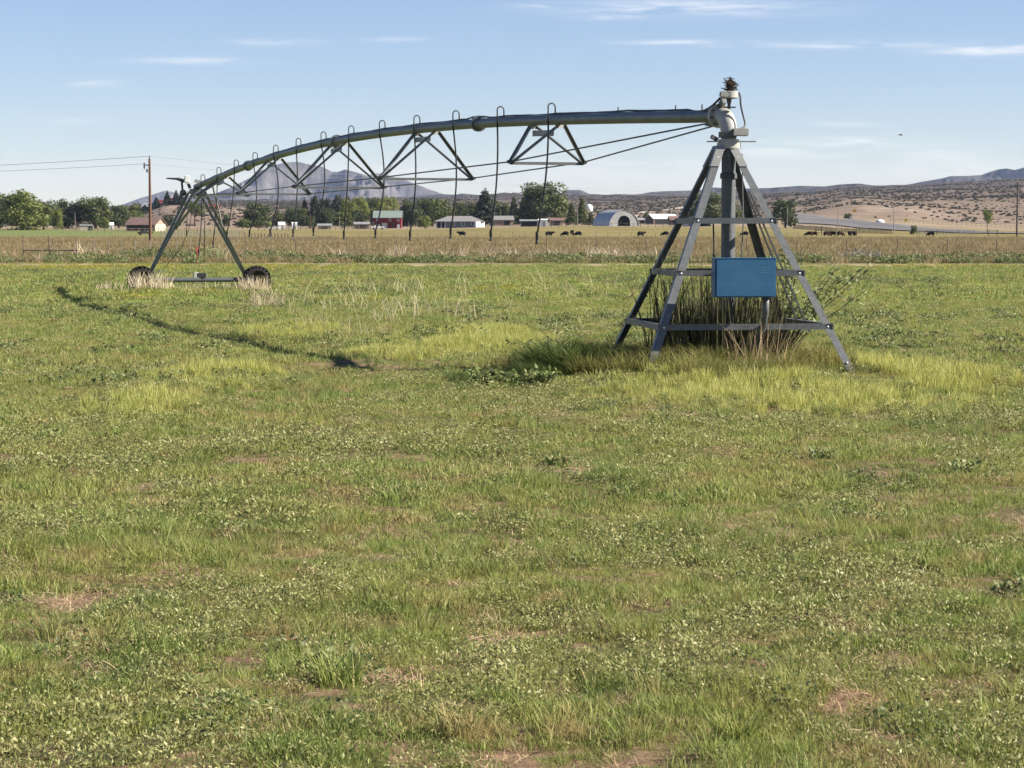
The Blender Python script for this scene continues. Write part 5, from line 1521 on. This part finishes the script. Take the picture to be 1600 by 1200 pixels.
def quonset(name, label, px, D, W, L, H, rz, open_=True):
    p = ground_point(px, D)
    r = empty(name, p, label, 'shed', None, rz)
    n = 20
    sh = MB(); vs = []
    for y in (0, L):
        for s in (1.0, 0.985):
            for k in range(n + 1):
                a = PI * k / n
                vs.append((W / 2 * s * math.cos(a), y, H * s * math.sin(a) - 0.05))
    q = n + 1
    fs = [(k, k + 1, 2 * q + k + 1, 2 * q + k) for k in range(n)] + [(q + k, 3 * q + k, 3 * q + k + 1, q + k + 1) for k in range(n)]
    fs += [(k, q + k, q + k + 1, k + 1) for k in range(n)] + [(2 * q + k, 2 * q + k + 1, 3 * q + k + 1, 3 * q + k) for k in range(n)]
    sh.add(vs, fs)
    sh.build('shell', 'tinmetal', r, smooth=40)
    for y, full in ((0.25, open_), (L - 0.25, False)):
        e = MB(); vs = []
        ow, oh = W * 0.21, H * 0.66
        for k in range(n + 1):
            a = PI * k / n
            vs.append((W / 2 * 0.98 * math.cos(a), y, H * 0.98 * math.sin(a) - 0.04))
        if full:
            for k in range(n + 1):
                a = PI * k / n
                vs.append((ow * math.cos(a), y, oh * math.sin(a) ** 0.6 - 0.04))
            e.add(vs, [(k, k + 1, q + k + 1, q + k) for k in range(n)])
        else:
            e.add(vs, [tuple(range(n + 1))])
        e.build('end_wall', 'tinend', r)
    return r


quonset('arched_shed', 'large arched metal shed with an open end', 975, 900, 13.0, 15, 6.3, math.radians(24))
quonset('arched_shed', 'small white arched shed behind the left pivot leg', 1093, 900, 9.0, 10, 3.9, math.radians(10))
house('barn', 'open barn with a white metal roof and dark interior', 'barn', 1040, 1000, 12, 9, 2.6, 1.9, 'wood', 'white', 0.35, doors=[(0, 10, 2.2, 'dark')], over=0.3)
house('shed', 'dark open shed beside the white roofed barn', 'shed', 1062, 960, 8, 6, 2.4, 1.4, 'wood', 'brownroof', 0.1, doors=[(0, 6.4, 2.0, 'dark')])
house('shed', 'low pale shed right of the arched shed', 'shed', 1000, 1030, 7, 5, 2.0, 0.6, 'creamwall', 'tinmetal', 0.1, doors=[(1, 2, 1.5, 'dark')])
# elevated white tank
p = ground_point(920, 1000)
r_ = empty('water_tank', p, 'rounded white tank on a short tower left of the arched shed', 'tank')
MB().tube([(0, 0, 5.4), (0, 0, 5.9), (0, 0, 7.5), (0, 0, 8.5), (0, 0, 9.0)], [0.9, 1.6, 1.75, 1.2, 0.15], 16).build('tank', 'white', r_, smooth=True)
for sx in (-1, 1):
    for sy in (-1, 1):
        MB().cyl((sx * 1.2, sy * 1.2, -0.5), (sx * 1.0, sy * 1.0, 5.7), 0.09, 6).build('leg', 'galv_dark', r_)


# vehicles in the farmyard
def truck(label, px, D, mat, rz, sc=1.0):
    r = empty('pickup_truck', ground_point(px, D), label, 'truck', None, rz, (sc, sc, sc))
    b = MB()
    prof = [(-2.6, 0.5), (-2.6, 1.05), (-1.5, 1.12), (-0.9, 1.75), (0.6, 1.78), (0.75, 1.1), (2.6, 1.1), (2.6, 0.5)]
    n = len(prof)
    b.add([(x, -0.9, z) for x, z in prof] + [(x, 0.9, z) for x, z in prof], [tuple(range(n)), tuple(range(2 * n - 1, n - 1, -1))] + [(k, (k + 1) % n, n + (k + 1) % n, n + k) for k in range(n)])
    b.build('body', mat, r)
    MB().box((-0.15, -0.905, 1.42), (1.2, 0.03, 0.5)).build('side_window', 'glass', r)
    for x in (-1.7, 1.6):
        for y in (-0.8, 0.8):
            MB().cyl((x, y - 0.12, 0.38), (x, y + 0.12, 0.38), 0.38, 12).build('wheel', 'tyre', r)
    return r


truck('white pickup truck parked in front of the red barn', 591, 880, 'white', 0.1)
truck('dark pickup truck parked beside the left utility pole', 228, 640, 'dark', 0.3, 0.8)
truck('white pickup truck parked below the left white trailer', 428, 880, 'white', 0.1, 0.8)


# ------------------------------------------------------------------ fences
def post_mesh(h, r, mat, n=6):
    o = MB().tube([(0, 0, -0.3), (0, 0, h * 0.6), (0, 0, h)], [r, r * 0.95, r * 0.85], n).build('post', mat)
    m = o.data; bpy.data.objects.remove(o)
    return m


def fence(label, pts, step, h, r, mat, wires=(0.35, 0.7, 1.0), wmat='wire', wr=0.006, rail=None, name='wire_fence', seed=0, posts=None):
    rr = random.Random(seed)
    pts = [Vector(p) for p in pts]
    root = empty(name, pts[0], label, 'fence')
    pm_ = post_mesh(h, r, mat)
    segs = [(pts[i + 1] - pts[i]).length for i in range(len(pts) - 1)]
    tot = sum(segs)
    n = int(tot / step)
    ds = [i * step for i in range(n + 1)] if posts is None else posts
    pos = []
    for d in ds[:100]:
        q = d; i = 0
        while i < len(segs) - 1 and q > segs[i]: q -= segs[i]; i += 1
        p = pts[i].lerp(pts[i + 1], q / segs[i]); p.z = gz(p.x, p.y)
        pos.append(p)
        inst('post', pm_, root, p - pts[0], 0, (1, 1, rr.uniform(0.88, 1.12)), (rr.gauss(0, 0.03), rr.gauss(0, 0.03), rr.random()))
    for wz in wires:
        MB().tube([p + Vector((0, 0, h * wz)) for p in pos], wr, 4).build('wire', wmat, root, pts[0])
    if rail:
        for wz in rail:
            MB().tube([p + Vector((0, 0, h * wz)) for p in pos], 0.06, 5).build('rail', mat, root, pts[0])
    return root


G = ground_point
fence('wooden rail fence with two long rails at the left of the weed strip', [G(38, 146), G(122, 146)], 1.705, 1.35, 0.05, 'wood', (0.85,), rail=(0.42,), name='rail_fence', seed=2)
fence('thin wire fence left of the tower on closely spaced posts', [G(126, 158), G(330, 160)], 0.95, 1.1, 0.035, 'woodgrey', seed=3)
fence('long wire fence with sparse thin posts along the brown meadow', [G(385, 165), G(1700, 165)], 3.62, 1.2, 0.04, 'wood', seed=4)
fence('stock fence with close thin stays across the brown meadow left of the barn', [G(352, 300), G(530, 320)], 0.30, 1.0, 0.022, 'wood', (0.9, 0.5), seed=5)
fence('row of short stout dark posts right of the tower', [G(384, 470), G(452, 470)], 0.68, 1.0, 0.13, 'wood', (), seed=6, name='post_row')
fence('dark post fence behind the left utility pole', [G(252, 560), G(384, 500)], 1.2, 1.55, 0.09, 'woodgrey', (0.9, 0.5), seed=7)
fence('wire fence in front of the cattle pasture', [G(560, 480), G(1260, 480)], 2.5, 1.15, 0.045, 'wood', (0.95, 0.5), seed=8, wr=0.01)
fence('dark rail fence behind the green pasture at left', [G(100, 720), G(330, 760)], 2.6, 1.5, 0.1, 'wood', (), rail=(0.9, 0.5), name='rail_fence', seed=9)
fence('dark board fence in front of the red barn', [G(405, 820), G(580, 840)], 2.3, 1.7, 0.11, 'wood', (), rail=(0.9, 0.5), name='rail_fence', seed=10)
fence('rail fence along the upper pasture below the arched shed', [G(850, 860), G(1090, 860)], 2.8, 1.5, 0.11, 'wood', (), rail=(0.95,), name='rail_fence', seed=11)
fence('dark picket fence along the highway', [G(1238, 860), G(1300, 800), G(1420, 720)], 1.25, 1.5, 0.11, 'poledark', (), rail=(0.8,), name='rail_fence', seed=12)
fence('pale weathered board fence right of the road shrub', [G(1432, 690), G(1522, 690)], 0.72, 1.6, 0.12, 'woodgrey', (), rail=(0.75, 0.35), name='board_fence', seed=13)
fence('thin white wire fence beyond the highway', [G(1390, 1000), G(1640, 960)], 2.2, 1.4, 0.09, 'woodgrey', (), rail=(0.9,), name='rail_fence', seed=14)
fence('short dark rail gate left of the right utility pole', [G(1543, 560), G(1557, 560)], 2.1, 1.5, 0.09, 'poledark', (), rail=(0.9, 0.5), name='rail_fence', seed=15)
fence('dark corral posts beside the feeding cattle', [G(1274, 640), G(1283, 640)], 1.55, 2.4, 0.12, 'poledark', (), rail=(0.9, 0.6, 0.3), name='rail_fence', seed=16)

# ------------------------------------------------------------------ poles and power lines
def pole(label, px, D, h, r, mat, arm=True, group=None):
    root = empty('utility_pole', G(px, D), label, 'utility pole', group)
    MB().tube([(0, 0, -1), (0.02, 0, h * 0.5), (0.0, 0, h)], [r, r * 0.85, r * 0.65], 10).build('pole', mat, root, smooth=40)
    if arm == 1:
        MB().box((-0.25, 0, h - 0.75), (0.5, 0.12, 0.12)).build('bracket', 'galv_dark', root)
        MB().tube([(-0.62, 0, h - 1.2), (-0.62, 0, h - 0.9), (-0.62, 0, h - 0.45)], [0.06, 0.10, 0.06], 8).build('insulator', 'galv', root, smooth=True)
        MB().cyl((0, 0, h), (0, 0, h + 0.35), 0.06, 8).build('insulator', 'galv_dark', root)
        MB().tube([(-.25, -.25, h - 1.6), (-.25, -.25, h - 1.2)], 0.12, 8).build('fuse_can', 'galv', root)
    elif arm == 2:
        MB().box((0, 0, h - 0.9), (2.4, 0.14, 0.14)).build('crossarm', mat, root)
        for x in (-1.1, -0.5, 0.5, 1.1):
            MB().cyl((x, 0, h - 0.83), (x, 0, h - 0.55), 0.06, 6).build('insulator', 'galv', root)
    else:
        MB().cyl((0, 0, h), (0, 0, h + 0.25), 0.06, 8).build('insulator', 'galv_dark', root)
    return root


pole('tall reddish brown utility pole near the drive tower', 236, 268, 10.1, 0.19, 'pole', 1)
pole('dark utility pole with crossarm near the right edge', 1587, 520, 12.5, 0.2, 'poledark', 2)
pole('slim grey utility pole at the left end of the road', 1308, 760, 9.2, 0.14, 'woodgrey', 0)
pole('slim utility pole standing in front of the sandy bank', 1395, 720, 9.4, 0.14, 'woodgrey', 0)
pole('short grey utility pole against the rounded dark tree', 1229, 800, 8.2, 0.13, 'woodgrey', 0)
pole('grey utility pole between the poplars by the white tank', 902, 900, 10.5, 0.15, 'woodgrey', 2)
pole('short reddish post below the dark pines', 486, 890, 5.6, 0.16, 'pole', 0)
pole('slim grey pole left of the red barn', 531, 890, 4.6, 0.12, 'woodgrey', 0)
pole('slim grey pole among the far left trees', 119, 830, 6.5, 0.13, 'woodgrey', 0)


def wire_run(label, pts, sag=0.0, r=0.02):
    root = None
    mb = MB(); full = []
    for a, b in zip(pts[:-1], pts[1:]):
        for k in range(16):
            q = k / 16
            full.append(a.lerp(b, q) - Vector((0, 0, sag * 4 * q * (1 - q))))
    full.append(pts[-1])
    mb.tube(full, r, 5)
    o = mb.build('power_line', 'cable', None, pts[0]); o.location = pts[0]
    return tag(o, label, 'power line', 'overhead lines across the sky')


PT = G(236, 268)
wire_run('upper overhead wire running left from the reddish pole', [at(-420, 268, 320), PT + Vector((-0.0, 0, 10.4))], 0.5, 0.022)
wire_run('second overhead wire running left from the reddish pole', [at(-420, 273, 320), PT + Vector((-0.62, 0, 9.5))], 0.5, 0.018)
wire_run('overhead wire running right from the top of the reddish pole', [PT + Vector((0, 0, 10.4)), at(700, 281, 420), at(1180, 306, 600)], 0.4, 0.022)
wire_run('lower overhead wire running right from the reddish pole', [PT + Vector((-0.62, 0, 9.5)), at(700, 284, 420), at(1180, 310, 600)], 0.4, 0.016)
PR = G(1587, 520)

# ------------------------------------------------------------------ road signs, marker, odds
def diamond(label, px, D, h, s, rz=0.0):
    r = empty('road_sign', G(px, D), label, 'road sign', None, rz)
    MB().cyl((0, 0, -0.5), (0, 0, h + s * 0.4), 0.06, 6).build('sign_post', 'signgrey', r)
    q = s / 2
    MB().add([(0, -0.09, h - q), (q, -0.09, h), (0, -0.09, h + q), (-q, -0.09, h), (0, -0.065, h - q), (q, -0.065, h), (0, -0.065, h + q), (-q, -0.065, h)],
             [(0, 1, 2, 3), (7, 6, 5, 4), (0, 4, 5, 1), (1, 5, 6, 2), (2, 6, 7, 3), (3, 7, 4, 0)]).build('sign_face', 'signyellow', r)
    return r


sg = diamond('yellow diamond road sign with dark symbol on the far road side', 1334, 985, 4.6, 2.1)
MB().tube([(-0.15, -0.105, 4.2), (-0.15, -0.105, 4.7), (0.1, -0.105, 5.0)], 0.09, 5).build('sign_symbol', 'dark', sg)
diamond('small yellow diamond sign above the roadside weeds', 1414, 905, 2.6, 1.7)
r_ = empty('road_sign', G(1328, 900), 'grey back of a road sign left of the yellow diamond', 'road sign')
MB().cyl((0, 0, -0.5), (0, 0, 4.2), 0.06, 6).build('sign_post', 'signgrey', r_)
MB().box((0, -0.1, 3.9), (1.0, 0.04, 1.0)).build('sign_face', 'signgrey', r_)
o = MB().blob((0, 0, 0.7), 1.3, 10, 6, (1.5, 1, 0.75), 0.25).build('boulder', 'white', smooth=True); o.location = G(1374, 960)
tag(o, 'white boulder at the foot of the sandy bank', 'boulder')
mk = MB()
mk.cyl((0, 0, -0.1), (0, 0, 0.75), 0.015, 6)
mk.add([(0.0, -0.01, 0.95), (0.06, 0.03, 0.9), (0.05, 0.0, 0.6), (0.0, -0.01, 0.5), (0, 0.01, 0.95), (0.06, 0.05, 0.9), (0.05, 0.02, 0.6), (0, 0.01, 0.5)],
       [(0, 1, 2, 3), (7, 6, 5, 4), (0, 4, 5, 1), (1, 5, 6, 2), (2, 6, 7, 3), (3, 7, 4, 0)])
mk.tube([(-0.12, 0, 0.9), (-0.02, 0, 0.55), (-0.01, 0, 0.0)], 0.018, 5)
o = mk.build('marker_flag', 'red'); o.location = G(309, 127)
tag(o, 'red marker flag in the weeds between the tower legs', 'marker flag')
ps = MB().box((0, 0, 0.2), (0.20, 0.16, 0.52), (0.05, 0.12, 0.3)).box((0.12, 0.02, 0.13), (0.12, 0.12, 0.34), (0, -0.1, 0.2)).build('stone_marker', 'concrete', bevel=0.02)
ps.location = G(306, 80); tag(ps, 'pale stone stub standing behind the tower beam', 'stone')
bd = MB().tube([(-0.35, 0, 0), (-0.1, 0, 0.02), (0.2, 0, 0), (0.4, 0, 0)], [0.03, 0.08, 0.06, 0.01], 6)
bd.add([(-0.05, 0, 0.03), (0.15, 0, 0.03), (0.1, 0.7, 0.15), (-0.02, 0.65, 0.15)], [(0, 1, 2, 3)]).add([(-0.05, 0, 0.03), (0.15, 0, 0.03), (0.1, -0.7, 0.15), (-0.02, -0.65, 0.15)], [(0, 1, 2, 3)])
o = bd.build('bird', 'dark'); o.location = at(1407, 211, 330); tag(o, 'small dark bird flying in the right of the sky', 'bird')


# ------------------------------------------------------------------ cattle
def cow_mesh(name, graze, mat):
    V, E, R = [], [], []

    def v(x, y, z, r, link=None):
        V.append((x, y, z)); R.append(r)
        if link is not None: E.append((link, len(V) - 1))
        return len(V) - 1
    mid = v(0, 0, 0.98, 0.48)
    rump = v(-0.55, 0, 1.05, 0.43, mid); tailb = v(-0.85, 0, 1.12, 0.22, rump)
    t1 = v(-1.02, 0, 0.95, 0.05, tailb); t2 = v(-1.05, 0, 0.55, 0.045, t1)
    sh = v(0.5, 0, 1.03, 0.45, mid)
    if graze:
        nk = v(0.9, 0, 0.92, 0.24, sh); hd = v(1.2, 0, 0.5, 0.16, nk); mz = v(1.36, 0, 0.18, 0.10, hd)
    else:
        nk = v(0.88, 0, 1.22, 0.25, sh); hd = v(1.18, 0, 1.36, 0.17, nk); mz = v(1.46, 0, 1.18, 0.11, hd)
    hz = V[hd]
    for s in (-1, 1):
        v(hz[0] - 0.08, s * 0.24, hz[2] + 0.08, 0.05, hd)
        h1 = v(-0.6, s * 0.20, 0.72, 0.17, rump); h2 = v(-0.72, s * 0.20, 0.42, 0.085, h1); v(-0.66, s * 0.20, 0.02, 0.075, h2)
        f1 = v(0.52, s * 0.18, 0.66, 0.14, sh); f2 = v(0.55, s * 0.18, 0.36, 0.08, f1); v(0.53, s * 0.18, 0.02, 0.07, f2)
    me = bpy.data.meshes.new(name); me.from_pydata(V, E, [])
    o = bpy.data.objects.new(name, me); C.objects.link(o)
    md = o.modifiers.new('s', 'SKIN')
    for i, sv in enumerate(me.skin_vertices[0].data):
        sv.radius = (R[i], R[i]); sv.use_root = (i == 0)
    sb = o.modifiers.new('u', 'SUBSURF'); sb.levels = sb.render_levels = 2
    dg = bpy.context.evaluated_depsgraph_get()
    m2 = bpy.data.meshes.new_from_object(o.evaluated_get(dg))
    bpy.data.objects.remove(o)
    m2.materials.clear(); m2.materials.append(M[mat]); m2.shade_smooth(); m2.name = name
    return m2


cw = {('s', 'cow'): cow_mesh('cow_body', False, 'cow'), ('g', 'cow'): cow_mesh('cow_body', True, 'cow'),
      ('s', 'cowbrown'): cow_mesh('cow_body', False, 'cowbrown'), ('g', 'cowbrown'): cow_mesh('cow_body', True, 'cowbrown')}
COWS = [(722, 590, 's', 'cow', 3.1, 'black cow alone below the grey house'), (858, 580, 's', 'cow', 0.1, 'black cow farthest left of the four below the tallest tree'), (883, 600, 'g', 'cow', 2.9, 'large black cow in the middle of the four cattle'),
        (893.5, 640, 's', 'cow', 1.6, 'small black calf standing end on between two cows'), (903, 590, 'g', 'cow', 3.3, 'black cow at the right of the four cattle'), (1001, 570, 's', 'cow', 0.4, 'black cow below the right end of the arched shed'),
        (1039, 600, 'g', 'cow', 3.0, 'grazing black cow left of the pivot legs'), (1163, 590, 'g', 'cow', 3.1, 'black cow seen between the pivot legs'),
        (1263, 590, 'g', 'cowbrown', 2.9, 'dark brown cow at the left end of the corral group'), (1271, 600, 's', 'cowbrown', 3.2, 'dark brown cow touching the corral posts'), (1291, 590, 'g', 'cowbrown', 0.2, 'dark brown cow right of the corral posts'),
        (1300, 600, 's', 'cow', 2.8, 'black cow behind the brown ones at the corral'), (1312, 595, 'g', 'cowbrown', 0.3, 'brown cow grazing in the middle right of the corral group'), (1327, 590, 's', 'cow', 1.4, 'black cow seen end on right of the corral'),
        (1334, 590, 's', 'cowbrown', 1.7, 'brown cow at the right end of the corral group'), (1453, 600, 'g', 'cow', 3.4, 'black cow in front of the pale board fence')]
for px, D, k, mt, rz, lab in COWS:
    o = inst('cow', cw[(k, mt)], None, G(px, D) - Vector((0, 0, 0.30)), rz, (1.02, 1.08, 1.02)); tag(o, lab, 'cow', 'cattle in the pasture')

# ------------------------------------------------------------------ air
hb = MB().box((0, 9000, 215), (34000, 19000, 452))
M['haze'], nt, out = new_mat('haze_air')
pv = N(nt, 'ShaderNodeVolumePrincipled')
pv.inputs['Color'].default_value = (0.52, 0.66, 1.0, 1); pv.inputs['Absorption Color'].default_value = (1, 1, 1, 1)
pv.inputs['Density'].default_value = 0.000026; pv.inputs['Anisotropy'].default_value = 0.0
nt.links.new(pv.outputs[0], out.inputs['Volume'])
HAZE = True
if HAZE:
    hz_o = hb.build('haze', 'haze'); tag(hz_o, None, None, None, 'stuff')

# ------------------------------------------------------------------ sun, sky
SUN = Vector((0.82, -0.07, 0.565)).normalized()
el = math.asin(SUN.z); az = math.atan2(SUN.x, SUN.y)
ld = bpy.data.lights.new('sun', 'SUN'); ld.energy = 5.0; ld.angle = math.radians(0.53); ld.color = (1.0, 0.93, 0.82)
lo = bpy.data.objects.new('sun', ld); C.objects.link(lo); lo.rotation_euler = SUN.to_track_quat('Z', 'Y').to_euler(); lo.location = (0, 0, 50)

W = bpy.data.worlds.new('World'); SC.world = W; W.use_nodes = True
nt = W.node_tree; nt.nodes.clear()
wo = N(nt, 'ShaderNodeOutputWorld'); bgn = N(nt, 'ShaderNodeBackground'); bgn.inputs[1].default_value = 0.05
sky = N(nt, 'ShaderNodeTexSky'); sky.sky_type = 'NISHITA'; sky.sun_disc = False
sky.sun_elevation = el; sky.sun_rotation = az; sky.altitude = 1200; sky.air_density = 1.0; sky.dust_density = 0.15; sky.ozone_density = 3.0
tc = N(nt, 'ShaderNodeTexCoord'); sp = N(nt, 'ShaderNodeSeparateXYZ'); nt.links.new(tc.outputs['Generated'], sp.inputs[0])
yy = math_n(nt, 'MAXIMUM', sp.outputs[1], 0.05)
U_ = math_n(nt, 'DIVIDE', sp.outputs[0], yy); V_ = math_n(nt, 'DIVIDE', sp.outputs[2], yy)
cb = N(nt, 'ShaderNodeCombineXYZ'); nt.links.new(math_n(nt, 'MULTIPLY', U_, 28.0), cb.inputs[0]); nt.links.new(math_n(nt, 'MULTIPLY', V_, 240.0), cb.inputs[1])
cn = noise(nt, cb.outputs[0], 1.0, 6, 0.62, 0.6)
tot = None
CL = [(1075, 16, 170, 13, 1.0), (960, 30, 60, 5, 0.7), (1170, 14, 50, 7, 0.8), (305, 98, 80, 5, 0.8), (435, 69, 55, 5, 0.8), (1040, 69, 70, 4, 0.9), (1330, 73, 190, 6, 0.9), (1540, 82, 90, 8, 1.0), (1590, 76, 40, 6, 1.0),
      (1330, 225, 130, 10, 0.8), (1470, 243, 70, 9, 0.8), (1230, 238, 110, 10, 0.6), (1000, 262, 180, 22, 0.45), (150, 133, 40, 6, 0.5), (625, 65, 50, 4, 0.5), (840, 12, 50, 5, 0.5), (600, 262, 140, 12, 0.3), (1330, 195, 60, 5, 0.4), (1480, 262, 140, 14, 0.45), (110, 190, 60, 6, 0.3)]
for (cx_, cy_, rx_, ry_, s_) in CL:
    u0, v0 = (cx_ - 800) / F, (HOR - cy_) / F
    a = math_n(nt, 'POWER', math_n(nt, 'ABSOLUTE', math_n(nt, 'DIVIDE', math_n(nt, 'SUBTRACT', U_, u0), rx_ / F)), 2.0)
    b = math_n(nt, 'POWER', math_n(nt, 'ABSOLUTE', math_n(nt, 'DIVIDE', math_n(nt, 'SUBTRACT', V_, v0), ry_ / F)), 2.0)
    g = math_n(nt, 'MULTIPLY', math_n(nt, 'EXPONENT', math_n(nt, 'MULTIPLY', math_n(nt, 'ADD', a, b), -1.0)), s_)
    tot = g if tot is None else math_n(nt, 'MAXIMUM', tot, g)
cl = math_n(nt, 'MULTIPLY', tot, ramp(nt, [(0.36, 0.0), (0.62, 1.0)], cn).outputs[0], True)
cl = math_n(nt, 'MULTIPLY', cl, 0.62)
skb = mixc(nt, 1.0, sky.outputs[0], (0.93, 0.91, 1.05), 'MULTIPLY')
skc = mixc(nt, cl, skb, (8.8, 8.8, 9.1))
nt.links.new(skc, bgn.inputs[0]); nt.links.new(bgn.outputs[0], wo.inputs[0])

# ------------------------------------------------------------------ camera, render
cd = bpy.data.cameras.new('camera'); cam = bpy.data.objects.new('camera', cd); C.objects.link(cam)
cd.sensor_width = 36.0; cd.lens = F / 1600 * 36.0; cd.clip_start = 0.1; cd.clip_end = 60000
cam.location = (0, 0, HC); cam.rotation_euler = (PI / 2 - PITCH, 0, 0)
SC.camera = cam
SC.render.engine = 'CYCLES'
SC.view_settings.view_transform = 'Standard'; SC.view_settings.look = 'None'; SC.view_settings.gamma = 1.0
SC.view_settings.exposure = 1.3
SC.cycles.max_bounces = 6; SC.cycles.transparent_max_bounces = 4; SC.cycles.volume_bounces = 0; SC.cycles.diffuse_bounces = 3
SC.cycles.use_denoising = True
